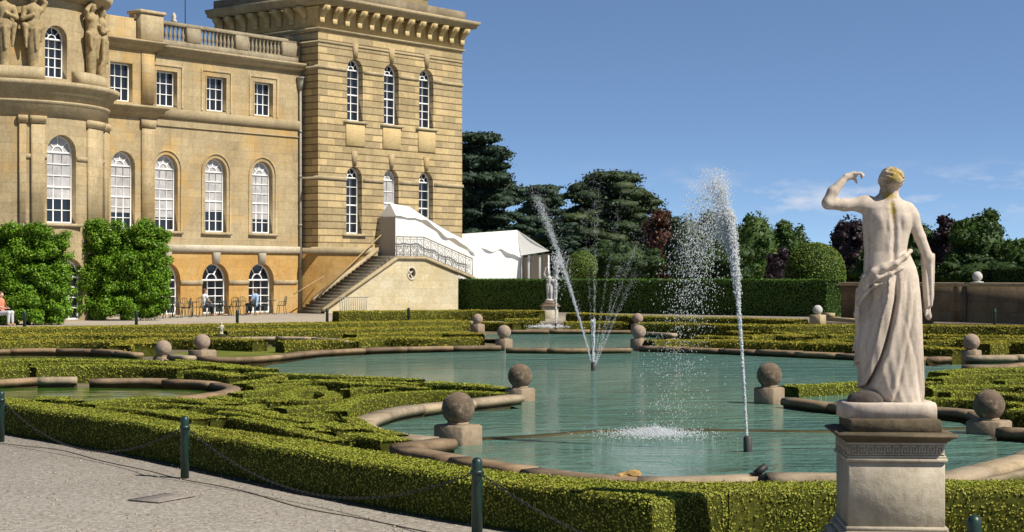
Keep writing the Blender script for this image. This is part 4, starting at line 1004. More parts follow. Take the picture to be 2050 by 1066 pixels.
# stub wall running from the whitish ball
mb = MB(); p0, p1 = G(1650, 642, 0), G(1735, 648, 0); d_ = (p1-p0)/np.linalg.norm(p1-p0); mb.sweep([p0[:2], p1[:2]], [(-.2, 0), (.2, 0), (.2, .16), (-.2, .16)]); mb.sweep([p0[:2], (p0+d_*.9)[:2]], [(-.16, .16), (.16, .16), (.16, .34), (-.16, .34)]); o = mb.build('stub_wall', M_trim, None); tag(o, 'low pale kerb wall running right from the whitish ball', 'wall')

# ---- chain posts
M_post = simple('dark_green_paint', (.010, .035, .028), .4, var=.2, scale=20); M_chain = simple('black_chain', (.02, .02, .018), .6)
def post(px, py, label, h=.59, r=.04, Y=None):
    p = G(px, py) if Y is None else np.array([AT(px, Y), Y, 0])
    o = empty('chain_post', p); tag(o, label, 'post', 'dark chain posts edging the path')
    mb = MB(); mb.lathe([(r, -.05), (r, h-.05), (r*.97, h-.03), (r*.75, h-.01), (r*.3, h)], (0, 0, 0), 16); mb.build('pole', M_post, o, True, loc=(0, 0, 0))
    mb = MB(); mb.lathe([(r*1.25, h-.12), (r*1.25, h-.095), (r*1.02, h-.09)], (0, 0, 0), 14); mb.build('collar', M_post, o, loc=(0, 0, 0)); return p
ps = [post(2, 885, 'dark green path post cut by the left edge of the photo'), post(370, 958, 'dark green path post between the left edge and the pool corner'), post(955, 1079, 'dark green path post nearest the middle of the lower edge')]
post(1950, 0, 'dark teal post top at the lower right edge', Y=9.35)
for px, y in ((49, 657), (273, 655), (475, 653), (655, 648), (818, 646)): post(px, y, 'dark far path post standing along the terrace', .62, .06)
post(1991, 660, 'dark far path post in front of the garden wall', .75, .06)
def chain(a, b, sag, label):
    pts = []
    for t in np.linspace(0, 1, 60):
        q = a*(1-t)+b*t; q = q+np.array([0, 0, .49-sag*4*t*(1-t)]); pts.append(q)
    mb = MB(); L = np.concatenate([[0], np.cumsum(np.linalg.norm(np.diff(np.array(pts), axis=0), axis=1))]); n = int(L[-1]/.042); P = np.array(pts)
    for i in range(n):
        s = (i+.5)*L[-1]/n; c = np.array([np.interp(s, L, P[:, k]) for k in range(3)]); c2 = np.array([np.interp(s+.01, L, P[:, k]) for k in range(3)]); t = (c2-c)/np.linalg.norm(c2-c)
        u_ = np.cross(t, (0, 0, 1.)); u_ /= np.linalg.norm(u_); v_ = np.cross(t, u_); w_ = u_ if i % 2 else v_
        ring = [c+t*.026*math.cos(a_)+w_*.010*math.sin(a_) for a_ in np.linspace(0, 2*math.pi, 9)]; mb.tube(ring, .0036, 5, False)
    o = mb.build('chain', M_chain, None); tag(o, label, 'chain')
chain(ps[0], ps[1], .40, 'black chain hanging between the two left path posts'); chain(ps[1], ps[2], .40, 'black chain hanging between the two right path posts')
d = ps[2]-ps[1]; chain(ps[2], ps[2]+d*.98, .4, 'black chain hanging right of the nearest path post')
d = ps[0]-ps[1]; chain(ps[0], ps[0]+d, .4, 'black chain leaving the picture at the left edge') if False else None
# drain cover
p = G(325, 998, .006); mb = MB(); mb.bbox(-.17, .17, -.25, .25, -.012, -.001, .003, -.5)
for k in range(6): mb.box(-.14, .14, -.2+k*.075, -.17+k*.075, -.001, .0005, -.5)
o = mb.build('drain_cover', simple('dusty_drain', (.235, .205, .18), .9, var=.3, scale=20), None); o.location = p; tag(o, 'dusty drain cover set into the gravel path', 'drain')

# loose stones, dead leaves and weeds on the gravel
pts = []
Ex = np.array([p[:2] for p in edge])
for i in range(2600):
    Y = 9.5+11*rng.random()**1.6; x = AT(rng.uniform(-60, 1500), Y); ye = np.interp(x, Ex[:, 0], Ex[:, 1])
    if Y < ye-.05: pts.append((x, Y, .002))
P_ = np.array(pts); mb = MB()
for p in P_:
    r_ = .005+.011*rng.random()**2; mb.sphere(p, (r_*rng.uniform(.8, 1.5), r_*rng.uniform(.8, 1.4), r_*.6), 5, 3)
o = mb.build('loose_gravel', stone('loose_stone', [(.16, .14, .12), (.34, .31, .27), (.46, .43, .38)], 30, 40, islands=True), None, loc=(0, 0, 0)); tag(o, 'loose stones scattered over the gravel path', 'stones', None, 'stuff')
n = 420; k = rng.integers(0, len(Ex)-1, n); t = rng.random(n)[:, None]; q = Ex[k]*(1-t)+Ex[k+1]*t; q = q-np.abs(rng.normal(0, .22, (n, 1)))*np.array([[.5, .86]]); q = q[q[:, 1] > 9]
V, F = leaf_quads(np.c_[q, np.full(len(q), .008)], np.tile([0, 0, 1.], (len(q), 1)), .028, .6, .35); V[:, 2] = np.maximum(V[:, 2], .003)
o = make('fallen_leaves', V, F, leafmat('dry_leaves', [(.10, .06, .03), (.20, .13, .05), (.26, .20, .08), (.12, .13, .04)], .1, .8), None, loc=(0, 0, 0)); tag(o, 'dry clippings and leaves along the foot of the outer hedge', 'leaves', None, 'stuff')
# ================================================================ the statue and its pedestal
def SXp(px): return (px-1795)/298.0
def SZp(py): return (803-py)/298.0
def interp(tab):
    t = sorted((SZp(r[0]), *r[1:]) for r in tab); z = np.array([q[0] for q in t]); c = [np.array([q[i] for q in t]) for i in range(1, len(t[0]))]
    return lambda Z: [np.interp(Z, z, k) for k in c]
def P3(px, py, y=0.0): return (SXp(px), y, SZp(py))
skirt_t = interp([(505, SXp(1778), SXp(1819), .075, .0), (520, SXp(1752), SXp(1827), .10, .0), (536, SXp(1735), SXp(1834), .118, .0), (556, SXp(1722), SXp(1839), .13, .0), (585, SXp(1717), SXp(1842), .145, .0), (620, SXp(1719), SXp(1845), .15, 0), (680, SXp(1718), SXp(1847), .155, 0), (720, SXp(1720), SXp(1848), .16, 0), (765, SXp(1726), SXp(1850), .165, 0), (790, SXp(1738), SXp(1850), .17, 0), (805, SXp(1752), SXp(1847), .165, 0)])
g1 = interp([(560, SXp(1788)), (600, SXp(1785)), (640, SXp(1777)), (680, SXp(1768)), (720, SXp(1756)), (760, SXp(1740)), (805, SXp(1722))])      # deep dark fold
g2 = interp([(560, SXp(1768)), (600, SXp(1762)), (640, SXp(1750)), (680, SXp(1738)), (720, SXp(1728)), (805, SXp(1700))])                       # second fold
g3 = interp([(560, SXp(1745)), (620, SXp(1733)), (680, SXp(1722)), (805, SXp(1690))])
gL = interp([(560, SXp(1770)), (600, SXp(1765)), (640, SXp(1754)), (680, SXp(1745)), (720, SXp(1736)), (760, SXp(1724)), (805, SXp(1708))])
g4 = interp([(560, SXp(1826)), (640, SXp(1818)), (720, SXp(1800)), (805, SXp(1782))])
g5 = interp([(560, SXp(1808)), (640, SXp(1803)), (720, SXp(1826)), (805, SXp(1836))])
def ga(x, c, w): return np.exp(-((x-c)/w)**2)
def skirt(X, Y, Z):
    xl, xr, b, _ = skirt_t(Z); cx = (xl+xr)/2; a = (xr-xl)/2; lo = np.clip((SZp(540)-Z)/.12, 0, 1)
    # left part falls back, so that it turns away from the sun
    left = np.clip((cx-.01-X)/(a+1e-6), 0, 1); cy = .015+.05*left**1.3*lo
    yy = (Y-cy); e = 2.35
    rr = (np.abs((X-cx)/a)**e+np.abs(yy/b)**e)**(1/e); d = (rr-1)*np.minimum(a, b)
    m = (Y < cy+.02)*lo
    fo = .06*ga(X, g1(Z)[0], .010)-.012*ga(X, g1(Z)[0]+.03, .022)-.022*ga(X, g2(Z)[0]-.035, .009)-.018*ga(X, g2(Z)[0]-.07, .008)
    rg = np.clip((g1(Z)[0]-X)/(g1(Z)[0]-gL(Z)[0]), 0, 1); fo = fo-.034*rg*(rg < 1)
    fo += .007*ga(X, g4(Z)[0], .012)+.006*ga(X, g5(Z)[0], .014)-.006*ga(X, g4(Z)[0]-.028, .016)
    tw = np.arctan2(yy, (X-cx)); fo += .004*np.sin(tw*17+Z*5+1.5*np.sin(Z*4))*np.clip(.4+left, 0, 1)
    fo += m*0
    back = (Y >= cy+.02)*lo*.012*np.sin(tw*13+Z*3)
    d = d+m*fo+back
    gl = gL(Z)[0]; q = np.clip((cx-.01-gl)/a, 0, 1); y0 = -.019+.05*q**1.3-b*(1-np.clip(np.abs((gl-cx)/a), 0, .98)**e)**(1/e)
    rip = .005*np.sin((Y-y0)*62+Z*6)*np.clip((Y-y0)*12, 0, 1)
    d = np.where(lo > .5, np.maximum(d, -((X-gl)*.88+(Y-y0)*.47)+rip), d)      # the cloth folds away sharply on the left
    # slanting upper edge of the drapery and the hem
    top = SZp(556)+(X-SXp(1724))*(SZp(508)-SZp(556))/(SXp(1822)-SXp(1724))
    return np.maximum(np.maximum(d*.8, (Z-top)*.8), -(Z+.01))
tor_t = interp([(386, SXp(1764), SXp(1797), .052, .02), (395, SXp(1752), SXp(1801), .062, .015), (404, SXp(1736), SXp(1812), .078, .01), (416, SXp(1727), SXp(1824), .092, .0), (432, SXp(1727), SXp(1829), .102, 0), (455, SXp(1727), SXp(1824), .108, .0), (480, SXp(1729), SXp(1818), .1, 0), (504, SXp(1731), SXp(1814), .094, 0), (525, SXp(1730), SXp(1818), .102, 0), (540, SXp(1729), SXp(1826), .112, 0), (556, SXp(1732), SXp(1826), .11, 0), (590, SXp(1745), SXp(1815), .09, 0)])
spine = interp([(385, SXp(1779)), (430, SXp(1781)), (470, SXp(1784)), (510, SXp(1783)), (560, SXp(1784))])
def torso(X, Y, Z):
    xl, xr, b, cy = tor_t(Z); cx = (xl+xr)/2; a = (xr-xl)/2; e = 2.25
    rr = (np.abs((X-cx)/a)**e+np.abs((Y-cy)/b)**e)**(1/e); d = (rr-1)*np.minimum(a, b)
    bk = (Y < cy+.01); s = spine(Z)[0]
    up = np.clip((Z-SZp(575))/.1, 0, 1)*np.clip((SZp(400)-Z)/.05, 0, 1)
    g = .013*ga(X, s, .016)*up
    sc = np.exp(-((Z-SZp(440))/.045)**2); g -= .013*ga(X, s-.085, .034)*sc+.012*ga(X, s+.085, .034)*sc      # shoulder blades
    g += .007*ga(X, s-.05, .012)*np.exp(-((Z-SZp(455))/.04)**2)+.007*ga(X, s+.05, .012)*np.exp(-((Z-SZp(455))/.04)**2)
    lb = np.exp(-((Z-SZp(495))/.05)**2); g -= .006*ga(X, s-.032, .02)*lb+.006*ga(X, s+.032, .02)*lb
    fr = (~bk)*0.0
    ch = np.exp(-((Z-SZp(446))/.035)**2); fr = (~bk)*(-.02)*(ga(X, cx-.065, .035)+ga(X, cx+.065, .035))*ch
    return np.maximum((d+bk*g+fr)*.85, np.maximum(Z-SZp(382), SZp(590)-Z))
HX, HZ = SXp(1784.5), SZp(358.5)
def hair(X, Y, Z):
    x, y, z = X-HX, Y+.005, Z-HZ; r = np.array([.083, .096, .079])
    k = np.sqrt((x/r[0])**2+(y/r[1])**2+(z/r[2])**2); th = np.arctan2(x, z); ph = np.arctan2(y, np.sqrt(x*x+z*z))
    w = .0055*np.sin(x*120+3*np.sin(z*75))*np.sin(z*105+2.2*np.sin(x*62+y*40))+.003*np.sin(z*150+x*90+y*60)
    return (k-1)*.08+w
prims = [fld((-.30, -.2, -.02), (.22, .24, 1.02), skirt, .008), fld((-.26, -.13, .7), (.16, .14, 1.43), torso, .02)]
B = [fld((HX-.1, -.12, HZ-.1), (HX+.1, .11, HZ+.1), hair, .012),
     ell((HX-.002, .03, HZ-.01), (.066, .082, .09)), cap((HX, .07, HZ-.065), (HX, .085, HZ-.075), .03, .026), cap((HX, .108, HZ+.012), (HX, .125, HZ-.018), .009, .012), ell((HX, .108, HZ-.043), (.022, .012, .008), .006),
     ell((HX-.028, .103, HZ+.012), (.013, .01, .007), .006), ell((HX+.028, .103, HZ+.012), (.013, .01, .007), .006), ell((HX-.078, .015, HZ-.014), (.01, .016, .026), .006), ell((HX+.078, .015, HZ-.014), (.01, .016, .026), .006),
     ell((HX+.012, -.088, HZ-.012), (.04, .03, .034), .01),                                               # knot of hair
     cap(P3(1779, 400, .015), P3(1782.5, 372, .02), .056, .052, .03)]
arm = [cap(P3(1737, 407, 0), P3(1727, 409, 0), .052, .05, .03), cap(P3(1730, 409, 0), P3(1690, 411, -.015), .048, .041, .03), cap(P3(1690, 411, -.015), P3(1656, 408, -.03), .041, .038), cap(P3(1656, 407, -.03), P3(1666, 385, -.02), .04, .037, .02), cap(P3(1666, 385, -.02), P3(1693, 356, .0), .036, .022),
       cap(P3(1695, 354, 0), P3(1710, 349, .005), .022, .02, .012), cap(P3(1697, 356, .0), P3(1711, 353, .004), .018, .017, .012)]
for k, (dy, l) in enumerate(((.026, .9), (.010, 1.0), (-.006, .95), (-.020, .8))):                       # four fingers curling over
    a = np.array(P3(1711, 348.5, dy*.8)); b = np.array(P3(1711+13*l, 345.5+k*.8, dy)); c = np.array(P3(1711+18*l, 349+k*1.2, dy)); e = np.array(P3(1711+15.5*l, 354+k*1.3, dy))
    arm += [cap(a, b, .0095, .0085, .006), cap(b, c, .0085, .0078, .005), cap(c, e, .0078, .0065, .005)]
arm += [cap(P3(1704, 356, .02), P3(1714, 359, .03), .011, .0095, .008), cap(P3(1714, 359, .03), P3(1716.5, 366, .028), .0095, .008, .006)]
ra = [cap(P3(1817, 420, 0), P3(1826, 434, 0), .05, .045, .03), cap(P3(1825, 430, 0), P3(1841, 475, -.005), .043, .038, .02), cap(P3(1841, 475, -.005), P3(1857, 516, -.01), .038, .034), cap(P3(1857, 516, -.01), P3(1861, 560, .04), .034, .027), cap(P3(1861, 560, .04), P3(1860, 604, .09), .027, .02),
      cap(P3(1860, 604, .09), P3(1860, 622, .09), .022, .021, .012)]
def sleeve(X, Y, Z):                                                                                     # cloth hanging over the forearm
    t = np.clip((SZp(515)-Z)/(SZp(515)-SZp(620)), 0, 1); cx = SXp(1859)+t*.004; a = .043-.012*t-.012*np.clip((t-.75)*4, 0, 1); b = .052-.018*t
    ang = np.arctan2(Y-.02, X-cx); d = (np.sqrt(((X-cx)/a)**2+((Y-.02)/b)**2)-1)*a+.005*np.sin(ang*7+Z*9)
    return np.maximum(d*.8, np.maximum(Z-SZp(508), SZp(615)-Z))
ra += [fld((SXp(1838), -.06, SZp(618)), (SXp(1882), .1, SZp(505)), sleeve, .012), cap(P3(1858, 612, .02), P3(1860, 630, .02), .021, .018, .012)]
for k, (dx, dy, l) in enumerate(((-.012, .012, 9), (-.005, .0, 11), (.004, -.006, 11), (.012, .002, 9))): ra += [cap((SXp(1860)+dx, .02+dy, SZp(629)), (SXp(1861)+dx*1.05, .018+dy, SZp(629+l*.6)), .0088, .008, .006), cap((SXp(1861)+dx*1.05, .018+dy, SZp(629+l*.6)), (SXp(1861)+dx*.9, .026+dy, SZp(629+l)), .008, .0068, .005)]
ra += [cap(P3(1855, 622, .005), P3(1853.5, 632, -.004), .01, .0085, .008)]
roll = []
pts = [P3(1719, 578, -.03), P3(1727, 560, -.07), P3(1742, 546, -.105), P3(1762, 537, -.12), P3(1785, 528, -.122), P3(1806, 514, -.095), P3(1820, 503, -.045), P3(1826, 505, .02)]
rd = [.016, .022, .022, .019, .016, .013, .009, .008]
for i in range(len(pts)-1): roll.append(cap(pts[i], pts[i+1], rd[i], rd[i+1], .022))
pts2 = [P3(1717, 592, -.03), P3(1730, 572, -.08), P3(1750, 557, -.118), P3(1775, 549, -.13), P3(1800, 537, -.12)]
for i in range(len(pts2)-1): roll.append(cap(pts2[i], pts2[i+1], .017-.0035*i, .0135-.0035*i, .022))
pts3 = [P3(1716, 610, -.02), P3(1726, 590, -.075), P3(1744, 572, -.118), P3(1766, 565, -.137)]
for i in range(len(pts3)-1): roll.append(cap(pts3[i], pts3[i+1], .015-.004*i, .011-.004*i, .022))
roll += [cap(P3(1719, 582, .0), P3(1717, 630, .03), .02, .016, .025), cap(P3(1717, 630, .03), P3(1721, 700, .06), .016, .006, .025)]
pts4 = [P3(1734, 558, .04), P3(1737, 552, .085), P3(1770, 535, .13), P3(1815, 512, .1)]
for i in range(len(pts4)-1): roll.append(cap(pts4[i], pts4[i+1], .016, .016, .02))
foot = [ell(P3(1745, 797, .12), (.04, .1, .03)), ell(P3(1815, 797, .12), (.04, .1, .03)), cap(P3(1728, 700, .06), P3(1742, 795, .08), .035, .03, .03)]
V, F = sculpt(prims+B+arm+ra+roll+foot, .0058, .016)
E_ = np.concatenate([F[:, [0, 1]], F[:, [1, 2]], F[:, [2, 3]], F[:, [3, 0]]]); E_ = np.concatenate([E_, E_[:, ::-1]]); dg = np.bincount(E_[:, 0], minlength=len(V))[:, None]
for it in range(8):                                  # rubbed smooth by weather
    A_ = np.stack([np.bincount(E_[:, 0], weights=V[E_[:, 1], k], minlength=len(V)) for k in range(3)], 1)/np.maximum(dg, 1); V = V+(A_-V)*(.55 if it % 2 == 0 else -.35)
Mst, nt, b = newmat('weathered_marble'); v = coords(nt); b.inputs['Roughness'].default_value = .75; b.inputs['Specular IOR Level'].default_value = .25
f1 = noise(nt, v, 3.2, 6, .65); c = ramp(nt, f1, [(.3, (.46, .39, .315)), (.55, (.56, .48, .395)), (.75, (.60, .53, .45))])
f2 = noise(nt, coords(nt, 'Object', (5, 5, .8)), 1.7, 6, .7); c = mix(nt, mth(nt, 'MULTIPLY', ramp(nt, f2, [(.5, (0, 0, 0)), (.72, (1, 1, 1))]), .8), c, (.19, .145, .105))
f3 = noise(nt, v, 40, 4, .7); c = mix(nt, 1.0, c, ramp(nt, f3, [(.3, (.86, .85, .84)), (.7, (1.08, 1.08, 1.08))]), 'MULTIPLY')
sx = nd(nt, 'ShaderNodeSeparateXYZ'); nt.links.new(v, sx.inputs[0])
def blob(cx_, cz_, rx, rz_):
    dx = mth(nt, 'DIVIDE', mth(nt, 'SUBTRACT', sx.outputs[0], cx_), rx); dz = mth(nt, 'DIVIDE', mth(nt, 'SUBTRACT', sx.outputs[2], cz_), rz_)
    return mth(nt, 'SUBTRACT', 1.0, mth(nt, 'SQRT', mth(nt, 'ADD', mth(nt, 'MULTIPLY', dx, dx), mth(nt, 'MULTIPLY', dz, dz))))
lich = mth(nt, 'MAXIMUM', mth(nt, 'MAXIMUM', blob(SXp(1787), SZp(352), .13, .10), blob(SXp(1776), SZp(392), .075, .062)), blob(SXp(1782), SZp(422), .035, .12))
f4 = noise(nt, v, 26, 5, .75); lm_ = mth(nt, 'MULTIPLY_ADD', f4, 2.2, -1.42); lm_ = mth(nt, 'ADD', lm_, lich); lm_ = mth(nt, 'MULTIPLY', lm_, 2.6, None, True); lm_ = mth(nt, 'MULTIPLY', lm_, mth(nt, 'MULTIPLY', lich, 4.0, None, True))
c = mix(nt, mth(nt, 'MULTIPLY', lm_, .9), c, mix(nt, f4, (.13, .085, .02), (.46, .32, .035)))
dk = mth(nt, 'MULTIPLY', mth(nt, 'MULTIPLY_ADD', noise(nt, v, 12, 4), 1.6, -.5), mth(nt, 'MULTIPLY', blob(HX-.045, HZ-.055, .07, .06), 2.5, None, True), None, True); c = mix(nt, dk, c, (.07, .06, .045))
nt.links.new(c, b.inputs['Base Color']); bump(nt, b, mth(nt, 'ADD', f3, mth(nt, 'MULTIPLY', f2, .5)), .25, .006)
ST = np.array([(1795-CX)/FPX*11.41, 11.41, 0]); ST[2] = ZH(803, 11.41)
o = make('statue', V, F, Mst, None, True, loc=(0, 0, 0)); o.location = ST
tag(o, 'pale stone statue of a draped woman seen from behind, one arm raised', 'statue')
# rough plinth under the feet, part of the statue's block
mb = MB(); q = []
outl = [(1681, -.14), (1700, -.2), (1760, -.215), (1830, -.21), (1862, -.19), (1866, 0), (1862, .2), (1800, .22), (1700, .2), (1680, .1)]
n = len(outl); VV = []
for zz, k in ((-.105, 1.0), (-.03, 1.0), (-.012, .985), (.0, .955)):
    for px_, y_ in outl: VV.append((SXp(px_)*k+.0*(1-k), y_*k, zz))
FF = [tuple(range(n-1, -1, -1)), tuple(range(3*n, 4*n))]+[(i*n+j, i*n+(j+1) % n, (i+1)*n+(j+1) % n, (i+1)*n+j) for i in range(3) for j in range(n)]
mb.add(VV, FF); base_ = mb.build('statue_base', Mst, o, loc=(0, 0, 0))
Vr, Fr = sculpt([ell(P3(1728, 800, -.09), (.105, .07, .068)), ell(P3(1712, 800, -.04), (.06, .09, .05)), ell(P3(1745, 800, -.1), (.06, .05, .045))], .008, .02); Vr = Vr+hnoise(Vr, 40)[:, None]*.003
make('rock', Vr, Fr, stone('dark_statue_rock', [(.06, .05, .045), (.10, .085, .075), (.16, .14, .12)], 6, 30), o, True, loc=(0, 0, 0))
# ---- pedestal
PD = empty('statue_pedestal', (2.5, 11.0, 0), R(-3.6)); tag(PD, 'square stone pedestal with key pattern frieze under the pale statue', 'pedestal')
M_ped = stone('pedestal_stone', [(.34, .29, .22), (.44, .39, .30), (.50, .45, .36)], 1.6, 14, streak=((.24, .2, .15), .5), bmp=.25)
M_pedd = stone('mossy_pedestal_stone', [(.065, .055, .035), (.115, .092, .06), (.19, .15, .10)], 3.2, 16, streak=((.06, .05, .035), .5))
cx0 = 2.5; cy0 = .36
def pb(mb, hw, z0, z1, bv=.008): mb.bbox(-hw, hw, cy0-hw, cy0+hw, z0, z1, bv)
mb = MB(); pb(mb, .42, -.3, .14, .015); pb(mb, .385, .14, .2, .02); pb(mb, .355, .2, .245, .02); pb(mb, .33, .245, .275); mb.build('base', M_ped, PD)
mb = MB(); pb(mb, .311, .27, .695); SHF = mb.build('shaft', M_ped, PD)
mb = MB(); pb(mb, .326, .695, .722, .006); pb(mb, .318, .722, .738, .004); pb(mb, .308, .738, .81, .003); pb(mb, .326, .81, .826, .006)
sq = [(-1, -1), (1, -1), (1, 1), (-1, 1), (-1, -1)]
mb.build('frieze', M_ped, PD)
def sqsweep(mb, prof, hw=.30):
    V = []; k = len(prof)
    for o_, z in prof:
        for sx_, sy_ in sq[:4]: V.append((sx_*(hw+o_), cy0+sy_*(hw+o_), z))
    F = [(i*4+j, i*4+(j+1) % 4, i*4+4+(j+1) % 4, i*4+4+j) for i in range(k-1) for j in range(4)]+[(3, 2, 1, 0), (k*4-4, k*4-3, k*4-2, k*4-1)]
    mb.add(V, F)
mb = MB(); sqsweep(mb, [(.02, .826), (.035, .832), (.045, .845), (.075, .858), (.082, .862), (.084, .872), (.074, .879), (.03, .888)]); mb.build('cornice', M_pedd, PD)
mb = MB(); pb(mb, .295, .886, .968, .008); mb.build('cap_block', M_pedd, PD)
# meander on the frieze: raised fillets
mb = MB(); un = .056
def fil(x0, x1, z0, z1, side):
    if side == 0: mb.box(x0, x1, cy0-.318, cy0-.306, z0, z1)
    else: mb.box(-.318, -.306, cy0+x0, cy0+x1, z0, z1)
for side in (0, 1):
    for i in range(11):
        x = -.308+i*un
        fil(x, x+.008, .744, .804, side); fil(x+.008, x+.046, .796, .804, side); fil(x+.038, x+.046, .76, .796, side); fil(x+.02, x+.038, .76, .768, side); fil(x+.02, x+.028, .768, .784, side); fil(x+.008, x+.056, .744, .751, side)
mb.build('key_pattern', M_ped, PD)

# ================================================================ far statue, little statue, people
def figure(pose, h=.012, k=.02):
    """small standing or sitting figure from joints (metres)"""
    return sculpt(pose, h, k)
fs = [ell((0, 0, .06), (.2, .18, .07)), cap((-.07, 0, .05), (-.06, 0, .45), .06, .075), cap((.07, -.03, .05), (.07, -.06, .45), .06, .075), cap((-.06, 0, .45), (-.07, 0, .78), .08, .1), cap((.07, -.06, .45), (.06, 0, .78), .08, .1), ell((0, 0, .82), (.15, .11, .12)), cap((0, 0, .85), (-.01, .01, 1.02), .1, .11), cap((-.01, .01, 1.05), (-.02, 0, 1.16), .12, .125), cap((-.02, 0, 1.2), (-.03, 0, 1.33), .05, .05), ell((-.04, -.02, 1.4), (.075, .09, .1)), ell((-.04, .01, 1.43), (.085, .09, .09)),
      cap((-.15, 0, 1.18), (-.26, -.02, 1.36), .045, .04), cap((-.26, -.02, 1.36), (-.2, -.04, 1.6), .037, .028), ell((-.19, -.04, 1.66), (.03, .03, .05)), cap((.12, 0, 1.18), (.3, -.04, 1.2), .045, .04), cap((.3, -.04, 1.2), (.33, -.06, 1.46), .036, .028), ell((.33, -.06, 1.5), (.03, .03, .045)),
      cap((.25, 0, .1), (.24, -.02, .9), .07, .05), cap((.2, .02, .9), (.28, 0, 1.1), .06, .05), ell((.18, -.06, 1.0), (.11, .09, .12))]
V, F = figure(fs)
Yf = 77.5; zf = ZH(604, Yf)
o = make('statue', V*np.array([.95, .95, .92]), F, M_ballw, None, True, loc=(0, 0, 0)); o.location = (AT(1100, Yf), Yf, zf); tag(o, 'small far statue with raised arms standing before the yew hedge', 'statue')
PF = empty('statue_pedestal', (AT(1101, Yf), Yf, 0), .12); tag(PF, 'small far pale pedestal with moulded top under the far statue', 'pedestal')
mb = MB(); mb.bbox(-.33, .33, -.33, .33, -.2, zf-.24, .02); mb.build('shaft', M_pale, PF, loc=(0, 0, 0))
mb = MB(); mb.bbox(-.42, .42, -.42, .42, zf-.24, zf-.17, .02); mb.bbox(-.36, .36, -.36, .36, zf-.17, zf-.1, .02); mb.bbox(-.27, .27, -.27, .27, zf-.1, zf, .03); mb.build('cornice', M_plin, PF, loc=(0, 0, 0))
lt = [ell((0, 0, .05), (.12, .12, .06)), cap((-.05, 0, .05), (-.05, 0, .25), .05, .06), cap((.05, 0, .05), (.04, 0, .25), .05, .06), ell((0, 0, .3), (.11, .09, .1)), cap((0, 0, .32), (0, 0, .48), .09, .1), cap((.1, 0, .5), (.16, -.06, .36), .035, .03), cap((-.1, 0, .5), (-.15, -.05, .38), .035, .03), cap((-.15, -.05, .38), (-.04, -.1, .42), .03, .025), cap((0, 0, .52), (0, 0, .58), .04, .04), ell((0, -.01, .65), (.065, .07, .08))]
V, F = figure(lt, .012); V = V*.52; q = G(443, 674, .1); Yl = q[1]; o = make('small_statue', V, F, M_pale, None, True, loc=(0, 0, 0)); o.location = (q[0], Yl, .16); tag(o, 'little pale cherub statue on a block beside the small far pool', 'statue')
mb = MB(); mb.bbox(-.26, .26, -.18, .18, -.3, .1, .02); mb.bbox(-.13, .13, -.1, .1, .1, .16, .02); o = mb.build('statue_block', M_rimlt, None, loc=(0, 0, 0)); o.location = (q[0], Yl, 0); tag(o, 'low pale stone block carrying the little cherub statue', 'plinth')
M_skin = simple('skin', (.55, .32, .23), .6); M_hair = simple('brown_hair', (.10, .055, .03), .7)
def seated(px, Y, rz, shirt, trous, label, sc_=1.0):
    o = empty('person', (AT(px, Y), Y, 0), rz); tag(o, label, 'person', None)
    leg = [cap((-.09, 0, .48), (-.1, -.42, .5), .085, .065), cap((-.1, -.42, .5), (-.1, -.4, .08), .06, .04), cap((-.1, -.4, .06), (-.1, -.53, .04), .04, .03), cap((.09, 0, .48), (.1, -.42, .5), .085, .065), cap((.1, -.42, .5), (.1, -.44, .08), .06, .04), cap((.1, -.44, .06), (.1, -.57, .04), .04, .03), ell((0, .02, .5), (.17, .13, .12))]
    bod = [cap((0, .03, .55), (0, .05, .72), .13, .125), cap((0, .05, .75), (0, .04, .93), .14, .15), cap((-.16, .04, .96), (-.22, -.02, .74), .055, .045), cap((-.22, -.02, .74), (-.1, -.26, .68), .042, .03), cap((.16, .04, .96), (.22, -.02, .74), .055, .045), cap((.22, -.02, .74), (.1, -.26, .68), .042, .03), cap((0, .04, 1.0), (0, .03, 1.1), .05, .048), ell((0, .02, 1.2), (.078, .095, .12)), cap((0, -.08, 1.2), (0, -.095, 1.175), .014, .016), ell((-.08, .02, 1.19), (.012, .02, .03)), ell((.08, .02, 1.19), (.012, .02, .03))]
    for s in (-1, 1):
        for i in range(4): bod.append(cap((s*.1+.02*(i-1.5), -.26, .675), (s*.09+.022*(i-1.5), -.33, .655), .011, .009, .006))
        bod.append(cap((s*.075, -.26, .68), (s*.055, -.3, .675), .012, .01, .006))
    V, F = sculpt(leg+bod, .014, .03); make('body', V, F, M_skin, o, True, loc=(0, 0, 0))
    sh = [cap((0, .03, .52), (0, .05, .72), .145, .14), cap((0, .05, .75), (0, .04, .93), .155, .162), cap((-.16, .04, .96), (-.2, .0, .82), .07, .065), cap((.16, .04, .96), (.2, .0, .82), .07, .065)]
    V, F = sculpt(sh, .018, .04); make('shirt', V, F, shirt, o, True, loc=(0, 0, 0))
    tr = [cap((-.09, 0, .49), (-.1, -.42, .51), .098, .078), cap((-.1, -.42, .51), (-.1, -.4, .14), .074, .055), cap((.09, 0, .49), (.1, -.42, .51), .098, .078), cap((.1, -.42, .51), (.1, -.44, .14), .074, .055), ell((0, .02, .5), (.185, .145, .125))]
    V, F = sculpt(tr, .018, .04); make('trousers', V, F, trous, o, True, loc=(0, 0, 0))
    V, F = sculpt([ell((0, .04, 1.25), (.088, .095, .095)), ell((0, .08, 1.18), (.075, .06, .1))], .016, .03, None); V = V; make('hair', V, F, M_hair, o, True, loc=(0, 0, 0)); return o
cw = simple('white_shirt', (.70, .70, .70), .8); cb_ = simple('pale_blue_shirt', (.28, .40, .58), .8); cp = simple('coral_shirt', (.62, .22, .13), .8); cd_ = simple('dark_trousers', (.03, .035, .05), .8); cl_ = simple('light_trousers', (.5, .5, .52), .8)
